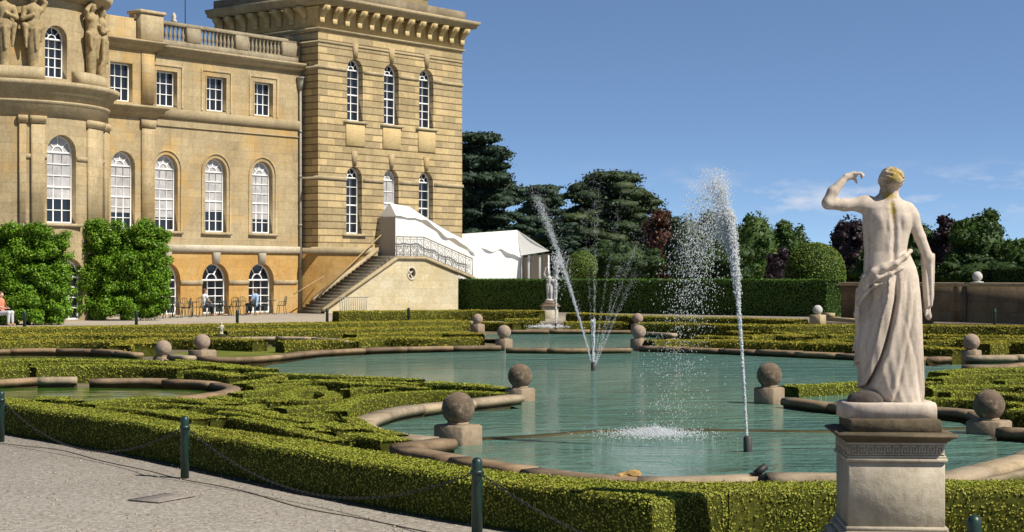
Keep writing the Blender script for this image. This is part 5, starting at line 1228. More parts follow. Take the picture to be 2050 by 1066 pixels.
seated(3, 66.5, 1.2, cp, cl_, 'person in a coral shirt sitting at the left edge'); seated(411, 82.5, 2.4, cw, cd_, 'person in a white shirt sitting before the open french door'); seated(510, 85.5, -2.2, cb_, cd_, 'person in a pale blue shirt sitting before the right basement door')

# ---- cafe chairs and tables
M_caf = simple('dark_green_metal', (.03, .05, .045), .45)
def cafe_chair():
    o = empty('cafe_chair'); mb = MB()
    mb.lathe([(.19, .44), (.2, .45), (.2, .465), (.19, .47)], (0, 0, 0), 14); mb.build('seat', M_caf, o, loc=(0, 0, 0))
    for sx_ in (-1, 1):
        mb = MB(); mb.tube([(.15*sx_, -.15, .45), (.19*sx_, -.2, 0)], .014, 5); mb.build('leg', M_caf, o, loc=(0, 0, 0))
        mb = MB(); mb.tube([(.15*sx_, .15, .45), (.19*sx_, .22, 0)], .014, 5); mb.build('leg', M_caf, o, loc=(0, 0, 0))
    mb = MB(); mb.tube([(-.17, .17, .45), (-.19, .22, .8), (-.1, .24, .9), (0, .245, .92), (.1, .24, .9), (.19, .22, .8), (.17, .17, .45)], .014, 5)
    for x in (-.09, 0, .09): mb.tube([(x, .18, .46), (x, .235, .9)], .009, 4)
    mb.tube([(-.19, .2, .66), (-.24, -.02, .66), (-.2, -.12, .46)], .011, 4); mb.tube([(.19, .2, .66), (.24, -.02, .66), (.2, -.12, .46)], .011, 4); mb.build('backrest', M_caf, o, loc=(0, 0, 0)); return o
def cafe_table():
    o = empty('cafe_table'); mb = MB(); mb.lathe([(.33, .7), (.35, .71), (.35, .725), (.33, .73)], (0, 0, 0), 18); mb.build('table_top', M_caf, o, loc=(0, 0, 0))
    mb = MB(); mb.tube([(0, 0, .03), (0, 0, .7)], .025, 6)
    for a in range(3): mb.tube([(0, 0, .1), (.28*math.cos(a*2.09), .28*math.sin(a*2.09), .01)], .016, 5)
    mb.build('table_base', M_caf, o, loc=(0, 0, 0)); return o
tb0 = cafe_table(); ch0 = cafe_chair(); tag(tb0, 'round dark metal cafe table on the terrace by the basement doors', 'table', 'cafe tables on the terrace'); tag(ch0, 'dark metal cafe chair on the terrace by the basement doors', 'chair', 'cafe chairs on the terrace')
first = True
for k, (px, Y) in enumerate(((345, 78.5), (385, 81), (440, 83), (478, 84), (540, 86.5))):
    x = AT(px, Y); tt_ = tb0 if first else dup(tb0); tt_.location = (x, Y, 0)
    for j in range(3+(k % 2)):
        a = j*6.283/(3+(k % 2))+k*.9+.4; c_ = ch0 if first and j == 0 else dup(ch0); c_.location = (x+.62*math.cos(a), Y+.62*math.sin(a), 0); c_.rotation_euler = (0, 0, a-math.pi/2)
    first = False
# every chair and table copy keeps the shared label of its group
# ================================================================ tents
M_tent, nt, b = newmat('white_tent_cloth'); b.inputs['Base Color'].default_value = (.86, .86, .84, 1); b.inputs['Roughness'].default_value = .7
t = nd(nt, 'ShaderNodeBsdfTranslucent'); t.inputs[0].default_value = (.88, .88, .85, 1); ms_ = nd(nt, 'ShaderNodeMixShader'); ms_.inputs[0].default_value = .25
nt.links.new(b.outputs[0], ms_.inputs[1]); nt.links.new(t.outputs[0], ms_.inputs[2]); nt.links.new(ms_.outputs[0], nt.nodes['Material Output'].inputs[0])
M_clear = simple('dim_tent_window', (.20, .165, .11), .35)
def grid_sheet(mb, c00, c10, c01, c11, nu, nv, fn):
    V = []
    for j in range(nv+1):
        for i in range(nu+1):
            u, v = i/nu, j/nv; p = (1-v)*((1-u)*np.array(c00)+u*np.array(c10))+v*((1-u)*np.array(c01)+u*np.array(c11)); V.append(p+fn(u, v))
    mb.add(V, [(j*(nu+1)+i, j*(nu+1)+i+1, (j+1)*(nu+1)+i+1, (j+1)*(nu+1)+i) for j in range(nv) for i in range(nu)])
# marquee: front long side faces the garden
Zt = 101.0
def W(px, py, Y): return np.array([AT(px, Y), Y, ZH(py, Y)])
tent = empty('marquee', (AT(1000, Zt), Zt, 0)); tag(tent, 'white marquee tent with wavy eaves behind the yew hedge', 'tent')
a = W(935, 490, 98.6); bb = W(1043, 512, 102.5); cc = W(1100, 503, 101.2); rd_ = W(1035, 461, 105.5); rl = W(905, 470, 103); bk = W(1085, 500, 108); bl_ = W(880, 490, 108)
o_ = np.array(tent.location)
mb = MB()
wav = lambda u, v: np.array([0, -.12*math.sin(u*9)*(1-v), (.10*math.sin(u*11+.5)+.05*math.sin(u*23))*(1-v)-.25*math.sin(math.pi*v)*.5])
grid_sheet(mb, a, bb, rl, rd_, 28, 8, wav); grid_sheet(mb, bb, cc, rd_, rd_+np.array([.02, .02, 0]), 14, 8, lambda u, v: np.array([0, 0, -.12*math.sin(math.pi*v)])); grid_sheet(mb, cc, bk, rd_+np.array([.02, .02, 0]), rd_+np.array([0, .1, 0]), 6, 6, lambda u, v: np.zeros(3)); grid_sheet(mb, bl_, bk, rl, rd_, 6, 4, lambda u, v: np.zeros(3))
mb.V = [q-o_ for q in mb.V]; mb.build('tent_roof', M_tent, tent, True, loc=(0, 0, 0))
mb = MB(); dn = lambda p, z=0.0, dy=.25: np.array([p[0], p[1]+dy, z])
grid_sheet(mb, dn(a), dn(bb), dn(a, a[2]+.12), dn(bb, bb[2]+.1), 24, 4, lambda u, v: np.array([0, .05*math.sin(u*20), 0])); grid_sheet(mb, dn(bk), dn(cc), dn(bk, 3.2), dn(cc, 3.2), 4, 2, lambda u, v: np.zeros(3))
mb.V = [q-o_ for q in mb.V]; mb.build('wall_panel', M_tent, tent, loc=(0, 0, 0))
mb = MB(); p1 = dn(bb, 0, .3); p2 = dn(cc, 0, .0); grid_sheet(mb, p1, p2, p1+np.array([0, 0, 3.05]), p2+np.array([0, 0, 3.3]), 1, 1, lambda u, v: np.zeros(3)); mb.V = [q-o_ for q in mb.V]; DRp = mb.build('end_window', M_clear, tent, loc=(0, 0, 0))
mb = MB()
for u in (0.03, .27, .31, .66, .70, .97):
    p = p1*(1-u)+p2*u-np.array([0, .03, 0]); mb.tube([p, p+np.array([0, 0, 3.2])], .05, 6)
for z in (1.75, ):
    mb.tube([p1+np.array([.05, -.04, z]), p1*.7+p2*.3+np.array([0, -.04, z])], .05, 6); mb.tube([p1*.3+p2*.7+np.array([0, -.04, z]), p2+np.array([0, -.04, z])], .05, 6)
mb.V = [q-o_ for q in mb.V]; mb.build('end_frame', M_white, DRp, loc=(0, 0, 0))
# covered way down the stair from the tower door (palace frame)
cw_ = empty('covered_walkway', P0, PHI); tag(cw_, 'white canvas covered walkway sloping down from the tower door to the marquee', 'awning')
def PF_(s, d, z): return np.array([s, -d, z])
d0_, d1_ = 1.3, 2.6
mb = MB()      # roof: level hood then slope; small ridge across
prof = [(10.75, 5.3), (12.4, 5.3)]
grid_sheet(mb, PF_(10.7, d1_, 5.25), PF_(12.9, d1_, 5.1), PF_(10.9, (d0_+d1_)/2, 5.95), PF_(12.5, (d0_+d1_)/2, 5.8), 8, 3, lambda u, v: np.array([0, 0, .03*math.sin(u*12)*(1-v)]))
grid_sheet(mb, PF_(10.9, (d0_+d1_)/2, 5.95), PF_(12.5, (d0_+d1_)/2, 5.8), PF_(10.7, d0_, 5.25), PF_(12.9, d0_, 5.1), 4, 3, lambda u, v: np.zeros(3))
mb.add([PF_(10.7, d1_, 5.25), PF_(10.9, (d0_+d1_)/2, 5.95), PF_(10.7, d0_, 5.25)], [(0, 1, 2)])
grid_sheet(mb, PF_(12.9, d1_, 5.1), PF_(18.6, d1_, 3.05), PF_(12.5, (d0_+d1_)/2, 5.8), PF_(18.4, (d0_+d1_)/2, 3.7), 30, 4, lambda u, v: np.array([0, 0, (.09*math.sin(u*15)+.04*math.sin(u*31))*(1-v)-.15*math.sin(math.pi*u)]))
grid_sheet(mb, PF_(12.5, (d0_+d1_)/2, 5.8), PF_(18.4, (d0_+d1_)/2, 3.7), PF_(12.9, d0_, 5.1), PF_(18.6, d0_, 3.05), 10, 3, lambda u, v: np.array([0, 0, -.1*math.sin(math.pi*u)]))
mb.build('canopy', M_tent, cw_, True, loc=(0, 0, 0))
mb = MB(); grid_sheet(mb, PF_(10.75, d1_-.12, 3.06), PF_(12.9, d1_-.12, 3.06), PF_(10.75, d1_-.12, 5.2), PF_(12.9, d1_-.12, 5.05), 8, 4, lambda u, v: np.array([0, .03*math.sin(u*14), 0]))
grid_sheet(mb, PF_(12.9, d1_-.14, 3.0), PF_(18.6, d1_-.14, .2), PF_(12.9, d1_-.14, 4.95), PF_(18.6, d1_-.14, 2.85), 24, 4, lambda u, v: np.array([0, .04*math.sin(u*26), -.12*math.sin(math.pi*u)*v])); mb.build('side_wall', M_tent, cw_, loc=(0, 0, 0))
mb = MB(); grid_sheet(mb, PF_(10.75, d1_-.1, 3.06), PF_(10.75, d0_, 3.06), PF_(10.75, d1_-.1, 5.2), PF_(10.75, d0_, 5.2), 1, 1, lambda u, v: np.zeros(3)); mb.build('end_wall', simple('grey_canvas', (.36, .33, .29), .8), cw_, loc=(0, 0, 0))

# ================================================================ trees and shrubs
M_bark = stone('bark', [(.05, .04, .03), (.09, .07, .05), (.13, .10, .07)], 3, 12)
def clump_leaves(cl, n, leaf, up=.35, shell=.55, tilt=.8):
    """leaf points in ellipsoid clumps cl = [(c,r)...]"""
    vol = np.array([r[0]*r[1]+r[1]*r[2]+r[0]*r[2] for c, r in cl]); cnt = rng.multinomial(n, vol/vol.sum()); P = []; N = []
    for (c, r), k in zip(cl, cnt):
        d = rng.normal(0, 1, (k, 3)); d /= np.linalg.norm(d, axis=1)[:, None]; q = rng.uniform(shell, 1.08, k)[:, None]
        P.append(np.array(c)+d*np.array(r)*q); nn = d/np.array(r); nn /= np.linalg.norm(nn, axis=1)[:, None]; nn[:, 2] += up; N.append(nn)
    P = np.concatenate(P); N = np.concatenate(N); return leaf_quads(P, N, leaf, .6, tilt)
def tree(name, px, ytop, wpx, Z, label, lm, kind='broad', n=14000, leaf=.3, ybot=560, seed=0, lean=0.0, trunk=True, group=None):
    r_ = np.random.default_rng(seed+100); x = AT(px, Z); H = ZH(ytop, Z)+.2; rw = wpx*.57*Z/FPX; n = int(n*1.35); leaf = leaf*.82; zb = max(.4, ZH(ybot, Z)-1.5)
    o = empty(name, (x, Z, 0)); tag(o, label, 'tree' if name != 'shrub' else 'shrub', group); cl = []; limbs = []
    if kind == 'broad':
        cz = (H+zb)/2; rz_ = (H-zb)/2
        for i in range(46):
            d = r_.normal(0, 1, 3); d /= np.linalg.norm(d); q = r_.uniform(.45, .86); s = r_.uniform(.2, .36)
            c = np.array([d[0]*rw*q, d[1]*rw*q*.8, cz+d[2]*rz_*q]); rr = np.array([rw*s, rw*s, min(rw, rz_)*s*.85]); cl.append((c, rr)); 
            if i < 9: limbs.append(c)
    elif kind == 'cedar':
        nl = 11; step = (H-zb-1.0)/(nl-1)
        for k in range(nl):
            t = k/(nl-1); z = zb+.8+(H-zb-1.0)*t; ext = rw*(1.02-.70*t**2.0)*r_.uniform(.82, 1.1); nb = 9 if t < .8 else 6
            for j in range(nb):
                a = 2*math.pi*(j+r_.uniform(-.35, .35))/nb; eb = ext*r_.uniform(.68, 1.08); zo = r_.uniform(-.55, .55)*step
                for q in np.linspace(.25, 1.0, 4):
                    if r_.random() < .08: continue
                    e = eb*q; c = np.array([math.cos(a)*e+lean*t*rw, math.sin(a)*e*.85, min(H-.2, z+zo+.06*e*(1-q)+r_.uniform(-.3, .3))]); s = rw*r_.uniform(.13, .23); cl.append((c, np.array([s*1.35, s*1.2, min(s*.62, step*.85)*r_.uniform(.6, 1.0)])))
                if j % 2 == 0: limbs.append(np.array([math.cos(a)*ext*.8+lean*t*rw, math.sin(a)*ext*.7, z-.1*ext*.8]))
    core = [(c, r*.74) for c, r in cl] if kind == 'cedar' else [(c, r*.8) for c, r in cl]
    if kind == 'broad': big = (np.array([0, 0, (H+zb)/2-.02*H]), np.array([rw*.84, rw*.7, (H-zb)/2*.86])); cl.append(big); core.append((big[0], big[1]*.9))
    V, F = clump_leaves(cl, n, leaf, .5 if kind == 'cedar' else .3, .5)
    keep = np.repeat(V.reshape(-1, 4, 3)[:, :, 2].min(1) > .05, 4); V = V[keep]; F = np.arange(len(V)).reshape(-1, 4)
    ib = MB()
    for c, r in core: ib.sphere(c, r, 9, 6)
    bv = ib.verts(); bv += hnoise(bv, 2.1)[:, None]*.12; bv[:, 2] = np.maximum(bv[:, 2], .06); V, F = join([(V, F), (bv, ib.F)])       # the dense twiggy inside of the crown
    make('crown', V, F, lm, o, loc=(0, 0, 0))
    # dark trunk and limbs
    mb = MB(); tr = max(.16, rw*.07); top = np.array([lean*rw*.6, 0, zb+(H-zb)*.75])
    mb.tube([(0, 0, -.1), (0, 0, .5), np.array([0, 0, zb*.6+.6]), top*.6+np.array([0, 0, zb*.35]), top], [tr*1.5, tr, tr*.9, tr*.55, tr*.15], 8)
    for L in limbs:
        f = np.clip((L[2]-zb*.6)/(H), .12, .8); s0 = np.array([top[0]*f, 0, max(.5, L[2]*.72)]); mid = (s0+L)/2+np.array([0, 0, .15*rw*.3]); mb.tube([s0, mid, L], [tr*.4, tr*.25, tr*.08], 5)
    mb.build('trunk', M_bark, o, True, loc=(0, 0, 0)); return o
L_ced = leafmat('cedar_needles', [(.012, .028, .016), (.022, .044, .023), (.036, .062, .034), (.03, .052, .036)], .1, .6, (.045, .065, .04), .25)
L_ced2 = leafmat('cedar_needles_warm', [(.018, .034, .013), (.03, .052, .018), (.048, .072, .025)], .1, .6, (.06, .07, .03), .3)
L_grn = leafmat('broad_leaves', [(.025, .052, .012), (.04, .08, .016), (.06, .105, .022)], .2, .5, (.09, .13, .02), .3)
L_lime = leafmat('light_leaves', [(.04, .08, .018), (.06, .11, .024), (.08, .135, .03)], .25, .5, (.12, .15, .03), .3)
L_pale = leafmat('greyish_leaves', [(.045, .065, .038), (.065, .088, .05), (.085, .11, .065)], .2, .6)
L_red = leafmat('copper_leaves', [(.05, .018, .016), (.085, .026, .02), (.10, .045, .02)], .3, .5, (.06, .05, .02), .4)
L_pur = leafmat('purple_leaves', [(.014, .011, .016), (.028, .016, .022), (.045, .022, .028)], .2, .5)
L_dark = leafmat('dark_leaves', [(.02, .04, .01), (.032, .06, .014), (.045, .08, .02)], .25, .6)
tree('cedar_tree', 982, 276, 190, 128, 'tall flat layered cedar standing right against the tower', L_ced, 'cedar', 26000, .34, seed=1, lean=-.22)
tree('cedar_tree', 1215, 357, 250, 138, 'broad dark cedar with layered boughs behind the central fountain', L_ced2, 'cedar', 28000, .34, seed=2)
tree('cedar_tree', 1085, 378, 150, 160, 'smaller far cedar between the two big ones', L_ced, 'cedar', 14000, .4, seed=3)
tree('beech_tree', 1322, 408, 92, 126, 'copper red beech right of the broad cedar', L_red, 'broad', 9000, .3, seed=4)
tree('willow_tree', 1375, 420, 80, 120, 'greyish green tree behind the falling fountain spray', L_pale, 'broad', 9000, .26, seed=5)
tree('lime_tree', 1432, 418, 100, 128, 'mid green round tree behind the tall water jet', L_grn, 'broad', 10000, .3, seed=6)
tree('lime_tree', 1512, 416, 96, 126, 'lighter green tree just right of the tall water jet', L_lime, 'broad', 10000, .3, seed=7)
tree('lime_tree', 1572, 436, 76, 130, 'green tree left of the large clipped dome', L_grn, 'broad', 8000, .3, seed=8)
tree('lime_tree', 1601, 442, 36, 134, 'slim tree with a raised tip beside the large dome', L_grn, 'broad', 3500, .3, seed=9)
tree('beech_tree', 1704, 424, 88, 112, 'dark purple beech left of the statue waist', L_pur, 'broad', 9000, .3, seed=10)
tree('lime_tree', 1845, 438, 84, 118, 'green tree seen between the statue body and its hanging arm', L_grn, 'broad', 8000, .3, seed=11)
tree('beech_tree', 1896, 424, 70, 116, 'dark topped purple tree right of the statue', L_pur, 'broad', 8000, .3, seed=12)
tree('oak_tree', 1960, 420, 128, 112, 'big domed green tree at the right', L_grn, 'broad', 15000, .3, seed=13)
tree('oak_tree', 2040, 474, 90, 108, 'lower lighter green tree at the right edge', L_lime, 'broad', 9000, .3, seed=14)
tree('cedar_tree', 1130, 452, 90, 124, 'low dark conifer behind the small clipped dome', L_ced, 'cedar', 9000, .28, seed=15)
tree('yew_tree', 1250, 480, 150, 116, 'low spreading dark yew left under the copper beech', L_dark, 'broad', 9000, .26, seed=16)
tree('yew_tree', 1430, 488, 170, 112, 'low dark yew behind the tall water jet', L_dark, 'broad', 10000, .26, seed=17)
tree('yew_tree', 1560, 500, 60, 104, 'purple brown bush beside the large clipped dome', L_pur, 'broad', 4000, .24, seed=18)
tree('yew_tree', 985, 470, 130, 122, 'low dark yew under the tall cedar behind the marquee', L_dark, 'broad', 8000, .28, seed=19)
tree('yew_tree', 1790, 500, 180, 106, 'low dark yew behind the statue hips', L_dark, 'broad', 9000, .26, seed=20)
tree('yew_tree', 1960, 520, 180, 104, 'low dark yew under the big domed tree', L_dark, 'broad', 9000, .26, seed=21)
# clipped dark hedge on top of the far bank at the right
hedge('yew_hedge', [np.array([AT(1985, 92), 92]), np.array([AT(2120, 86), 86])], [np.array([AT(1985, 92), 94]), np.array([AT(2120, 86), 88])], 0, 2.3, 'dark clipped hedge above the garden wall at the right edge', .15, 140, L_dark, M_yewd, seg=.5)
# the far wood that closes the view
cl = []; ib = MB()
for i in range(80):
    px = rng.uniform(820, 1550) if i < 55 else rng.uniform(1700, 2200); Y = rng.uniform(175, 200); h = ZH(rng.uniform(446, 486) if i < 55 else rng.uniform(478, 505), Y)
    for k in range(2):
        c = np.array([AT(px, Y)+rng.uniform(-2, 2), Y, h*(.3+.4*k)]); r = np.array([4.2, 3, h*.32]); cl.append((c, r)); ib.sphere(c, r*.9, 10, 7)
V, F = clump_leaves(cl, 70000, .42, .3, .7); V, F = join([(V, F), (ib.verts(), ib.F)]); o = make('far_wood', V, F, L_dark, None); tag(o, 'dark far wood closing the view between the nearer trees', 'wood', None, 'stuff')

# two magnolia-like shrubs against the palace
L_mag = leafmat('magnolia_leaves', [(.065, .16, .009), (.115, .25, .014), (.18, .33, .022), (.25, .39, .04), (.075, .18, .011)], .3, .4)
def wallshrub(px, Y, w, h, label, seed):
    r_ = np.random.default_rng(seed); o = empty('magnolia_shrub', (AT(px, Y), Y, 0)); tag(o, label, 'shrub'); cl = []
    for i in range(170):
        u = r_.uniform(-1, 1); z = r_.uniform(.04, 1); e = 1-.12*max(0, z-.8)*5*abs(u)**3; x = u*w/2*.92*e; y = -math.sqrt(max(0, 1-u*u*.8))*.75*r_.uniform(.4, 1.05)
        cl.append((np.array([x, y, z*h*.93+.05*h*(1-abs(u))*(z > .8)]), np.array([.30, .28, .24])*r_.uniform(.7, 1.35)))
    V, F = clump_leaves(cl, 62000, .105, .45, .35, .55); k = V.reshape(-1, 4, 3)[:, :, 2].min(1) > .02; V = V[np.repeat(k, 4)]; make('crown', V, np.arange(len(V)).reshape(-1, 4), L_mag, o, loc=(0, 0, 0))
    V, F = sculpt([ell((0, .1, h*.47), (w*.43, .62, h*.43)), cap((-w*.32, .1, h*.14), (w*.32, .1, h*.14), .42, .42), cap((-w*.31, .1, h*.8), (w*.31, .1, h*.8), .38, .38)], .12, .05); V = V+hnoise(V, 2.2)[:, None]*.12; q1, n1 = scatter(V, F.tolist(), 170); n1 = np.where((n1[:, 1] > 0)[:, None] & (q1[:, 1] < 0)[:, None], -n1, n1); k1 = q1[:, 2] > .05; lv, lf = leaf_quads(q1[k1]+n1[k1]*.04, n1[k1], .11, .45, .5, .03); make('leaf_layer', lv, lf, L_mag, o, loc=(0, 0, 0)); make('inner_foliage', V, F, M_yewd, o, True, loc=(0, 0, 0))
    mb = MB()
    for i in range(7):
        a = r_.uniform(-1, 1); mb.tube([(a*.3, 0, 0), (a*w*.2, -.1, h*.4), (a*w*.4, -.15, h*.8)], [.06, .045, .02], 5)
    mb.build('trunk', M_bark, o, loc=(0, 0, 0))
wallshrub(46, 67.5, 4.3, ZH(448, 67.5), 'big glossy green shrub at the left edge under the bow', 5)
wallshrub(250, 74.5, 4.35, ZH(440, 74.5), 'big glossy green shrub between the bow and the french doors', 6)

# ================================================================ fountains
M_fw, nt, b = newmat('falling_water'); b.inputs['Base Color'].default_value = (.80, .83, .86, 1); b.inputs['Roughness'].default_value = .15; b.inputs['IOR'].default_value = 1.33
tp = nd(nt, 'ShaderNodeBsdfTransparent'); ms_ = nd(nt, 'ShaderNodeMixShader'); ms_.inputs[0].default_value = .5; nt.links.new(b.outputs[0], ms_.inputs[1]); nt.links.new(tp.outputs[0], ms_.inputs[2]); nt.links.new(ms_.outputs[0], nt.nodes['Material Output'].inputs[0])
M_mist, nt, b = newmat('fine_spray'); b.inputs['Base Color'].default_value = (.75, .79, .83, 1); b.inputs['Roughness'].default_value = .3
tp = nd(nt, 'ShaderNodeBsdfTransparent'); ms_ = nd(nt, 'ShaderNodeMixShader'); ms_.inputs[0].default_value = .7; nt.links.new(b.outputs[0], ms_.inputs[1]); nt.links.new(tp.outputs[0], ms_.inputs[2]); nt.links.new(ms_.outputs[0], nt.nodes['Material Output'].inputs[0])
def drops(P, D, r, el):
    """octahedral drops at P drawn out along D"""
    n = len(P); D = D/(np.linalg.norm(D, axis=1)[:, None]+1e-9); A = np.cross(D, np.array([[.3, .2, .93]])); A /= np.linalg.norm(A, axis=1)[:, None]+1e-9; B = np.cross(D, A); r = r[:, None]; el = el[:, None]
    V = np.stack([P+D*r*el, P+A*r, P+B*r, P-A*r, P-B*r, P-D*r*el], 1).reshape(-1, 3)
    f = np.array([[0, 1, 2], [0, 2, 3], [0, 3, 4], [0, 4, 1], [5, 2, 1], [5, 3, 2], [5, 4, 3], [5, 1, 4]]); F = (np.arange(n)[:, None, None]*6+f[None]).reshape(-1, 3); return V, F
def ball_traj(v0, t, g=9.81, drag=0.0): return np.stack([v0[0]*t, v0[1]*t, v0[2]*t-.5*g*t*t], 1)
def jet(v0, n, t1, spread0, spread1, r0, r1, pw=1.0, ts=0.0):
    t = ts+(t1-ts)*rng.random(n)**pw; P = np.stack([v0[0]*t, v0[1]*t, v0[2]*t-4.905*t*t], 1); k = (t/t1)[:, None]
    P += rng.normal(0, 1, (n, 3))*(spread0+(spread1-spread0)*k**1.6); D = np.stack([v0[0]+0*t, v0[1]+0*t, v0[2]-9.81*t], 1)
    return P, D, rng.uniform(.6, 1.3, n)*(r0+(r1-r0)*k[:, 0]), rng.uniform(1, 2.6, n)
def fountain(loc, label, groups, nozzle=True, nz=.18):
    o = empty('fountain', loc); tag(o, label, 'fountain')
    if nozzle: mb = MB(); mb.lathe([(.05, -.3), (.05, nz-.02), (.035, nz), (.02, nz)], (0, 0, 0), 10); mb.build('nozzle', M_iron, o, loc=(0, 0, 0))
    for nm, m, lst in groups:
        parts = []; 
        for P, D, r, e in lst: parts.append(drops(P, D, r, e))
        n = 0; VV = []; FF = []
        for V, F in parts: VV.append(V); FF.append(F+n); n += len(V)
        V = np.concatenate(VV); V[:, 2] = np.maximum(V[:, 2], .0); q = make(nm, V, np.concatenate(FF), m, o, True, loc=(0, 0, 0)); q['kind'] = 'stuff'
    return o
# near single jet
q = G(1497, 905, ZW); h = 3.10; v = math.sqrt(2*9.81*h); ta = v/9.81; vx, vy = -.30/ta, .25
v0 = np.array([vx, vy, v])
J = [jet(v0, 6500, ta*.5, .0045, .014, .0075, .008, .9), jet(v0*np.array([1, 1, .99]), 4600, ta*.66, .01, .032, .008, .0072, .75, ta*.35)]
def burst(n, t0, t1, sx_, sz0, sz1, r, jx=0.0, jy=.0, pw=1.0):
    """drops thrown up one by one, each on its own arc"""
    t = ta*(t0+(t1-t0)*rng.random(n)**pw); k = np.clip(t/ta-.45, 0, 2)
    ax = vx*(1+jx*rng.random(n))+rng.normal(0, sx_, n); ay = vy*(1+jy*rng.random(n))+rng.normal(0, sx_, n); az = v*rng.uniform(sz0, sz1, n)
    tt = t; P = np.stack([vx*tt+(ax-vx)*ta*k, vy*tt+(ay-vy)*ta*k, az*t-4.905*t*t], 1); D = np.stack([ax, ay, az-9.81*t], 1); kp = P[:, 2] > .02
    return P[kp], D[kp], (rng.uniform(.5, 1.35, n)*r)[kp], rng.uniform(1, 2.2, n)[kp]
J += [burst(2900, .42, 1.0, .11, .88, 1.0, .0066, .3), burst(1700, .7, 1.15, .18, .92, 1.02, .006, .7)]
fl = [burst(2700, .95, 1.45, .18, .88, 1.0, .0056, 1.0, 3.0), burst(2100, 1.35, 1.98, .18, .90, 1.0, .0052, 1.0, 4.2)]
sp_c = np.array([AT(1310, 21.2)-q[0], 21.2-q[1], 0.0]); n = 4200; a = rng.random(n)*6.283; rr = np.abs(rng.normal(0, 1, n)); P = np.stack([sp_c[0]+np.cos(a)*rr*.34, sp_c[1]+np.sin(a)*rr*.36, np.abs(rng.normal(0, .05, n))*np.exp(-rr*.5)+.008], 1)
spl = (P, rng.normal(0, 1, (n, 3))+np.array([0, 0, 1.5]), rng.uniform(.003, .0085, n), rng.uniform(1, 2, n))
fountain(q, 'nearest fountain, a single tall jet breaking into falling spray', [('water_jet', M_fw, J), ('falling_spray', M_fw, fl), ('splash', M_fw, [spl])])
# central fan fountain
q = G(1188, 742, ZW); JJ = []; MM = []
vz = math.sqrt(2*9.81*5.6)
def tz(z): return (vz-math.sqrt(vz*vz-2*9.81*z))/9.81
for k, (dx, dy, ze, nn) in enumerate(((-1.24, .1, 3.75, 5200), (-.25, -.9, 3.6, 380), (.15, 1.0, 3.9, 420), (.55, -.6, 3.6, 420), (1.05, .5, 2.9, 560), (.95, -.3, 2.2, 620), (.05, .2, 3.9, 380), (-.7, .9, 3.0, 200), (.65, -.9, 2.6, 420))):
    t1 = tz(ze); v0 = np.array([dx/t1, dy/t1, vz]); JJ.append(jet(v0, nn, t1*(.97 if k == 0 else .9), .006, .06 if k == 0 else .045, (.0066 if k == 0 else .0046), (.0046 if k == 0 else .0034), 1.25)); MM.append(jet(v0, 500 if k == 0 else 160, t1*1.18, .03, .14, .0045, .0045, .8, t1*.7))
JJ.append(jet(np.array([0, 0, 4.5]), 700, .46, .01, .02, .014, .012))
fountain(q, 'central fountain throwing a fan of thin jets from one nozzle', [('water_jet', M_fw, JJ), ('spray', M_mist, MM)])
# far jet beside the far statue
Y = 66.0; q = np.array([AT(1113, Y), Y, ZW]); h = ZH(525, Y)-ZW; v = math.sqrt(2*9.81*h); ta = v/9.81
n = 500; a = rng.random(n)*6.283; rr = np.abs(rng.normal(0, .4, n)); P = np.stack([np.cos(a)*rr-.3, np.sin(a)*rr, np.abs(rng.normal(0, .05, n))+.02], 1)
fountain(q, 'thin far jet rising beside the small far statue', [('water_jet', M_fw, [jet(np.array([0, 0, v]), 1500, ta*.9, .012, .05, .022, .026), jet(np.array([.12, 0, v*1.03]), 420, ta*1.7, .05, .24, .018, .018, .8, ta*.7)]), ('splash', M_fw, [(P, rng.normal(0, 1, (n, 3)), rng.uniform(.015, .03, n), np.ones(n))])])
# ================================================================ light and sky
SUN_AZ = np.array([.885, -.46]); SUN_AZ /= np.linalg.norm(SUN_AZ); SUN_EL = R(46)
sd = bpy.data.lights.new('sun', 'SUN'); so = link(bpy.data.objects.new('sun', sd)); sd.energy = 5.0; sd.angle = R(.55); sd.color = (1, .93, .82)
S = Vector((SUN_AZ[0]*math.cos(SUN_EL), SUN_AZ[1]*math.cos(SUN_EL), math.sin(SUN_EL)))
so.rotation_euler = S.to_track_quat('Z', 'Y').to_euler(); so.location = (30, -20, 40)
wd = bpy.data.worlds.new('World'); SC.world = wd; wd.use_nodes = True; nt = wd.node_tree; bg = nt.nodes['Background']
sky = nd(nt, 'ShaderNodeTexSky', sky_type='NISHITA'); sky.sun_disc = False; sky.sun_elevation = SUN_EL; sky.sun_rotation = math.atan2(SUN_AZ[0], SUN_AZ[1])
sky.altitude = 100; sky.air_density = 1.0; sky.dust_density = .3; sky.ozone_density = 3.0
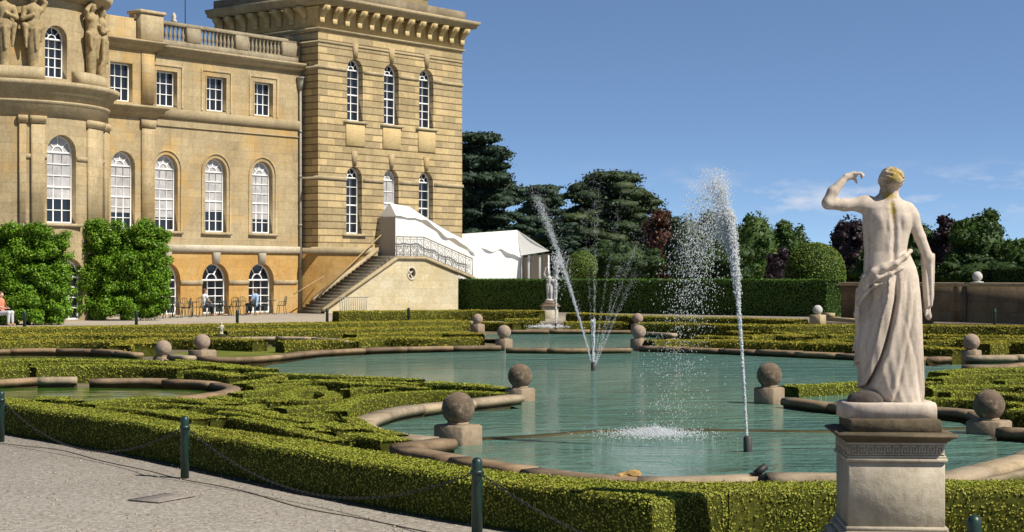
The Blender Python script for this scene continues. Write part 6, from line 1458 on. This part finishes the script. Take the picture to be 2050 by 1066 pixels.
tc = nd(nt, 'ShaderNodeTexCoord'); sx = nd(nt, 'ShaderNodeSeparateXYZ'); nt.links.new(tc.outputs['Generated'], sx.inputs[0])
z2 = mth(nt, 'ADD', mth(nt, 'MULTIPLY', mth(nt, 'MAXIMUM', sx.outputs[2], 0.0), 3.0), .10)
cb = nd(nt, 'ShaderNodeCombineXYZ'); nt.links.new(sx.outputs[0], cb.inputs[0]); nt.links.new(sx.outputs[1], cb.inputs[1]); nt.links.new(z2, cb.inputs[2])
nv = nd(nt, 'ShaderNodeVectorMath', operation='NORMALIZE'); nt.links.new(cb.outputs[0], nv.inputs[0]); nt.links.new(nv.outputs[0], sky.inputs[0])
# small fair-weather clouds low over the trees
mp = nd(nt, 'ShaderNodeMapping'); mp.inputs['Scale'].default_value = (11, 11, 34); mp.inputs['Location'].default_value = (1.3, .2, .4); nt.links.new(tc.outputs['Generated'], mp.inputs[0])
cl = noise(nt, mp.outputs[0], 2.2, 6, .55)
bandf = mth(nt, 'MULTIPLY', mth(nt, 'MULTIPLY_ADD', sx.outputs[2], 70.0, -2.0, True), mth(nt, 'MULTIPLY_ADD', sx.outputs[2], -45.0, 3.1, True)); bandf = mth(nt, 'MULTIPLY', bandf, mth(nt, 'MULTIPLY_ADD', sx.outputs[0], 5.0, .1, True))
cf = mth(nt, 'MULTIPLY', ramp(nt, cl, [(.5, (0, 0, 0)), (.66, (1, 1, 1))]), bandf)
col = mix(nt, 1.0, sky.outputs[0], (1.10, 1.14, 1.16), 'MULTIPLY')
zf_ = nd(nt, 'ShaderNodeMapRange', interpolation_type='SMOOTHSTEP'); zf_.inputs[1].default_value = .16; zf_.inputs[2].default_value = .5; zf_.inputs[3].default_value = 1.0; zf_.inputs[4].default_value = .36; nt.links.new(sx.outputs[2], zf_.inputs[0])   # unseen sky overhead dimmed to cut the fill light
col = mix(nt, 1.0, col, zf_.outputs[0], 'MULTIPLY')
col = mix(nt, mth(nt, 'MULTIPLY', cf, .6), col, (6.0, 5.9, 6.2))
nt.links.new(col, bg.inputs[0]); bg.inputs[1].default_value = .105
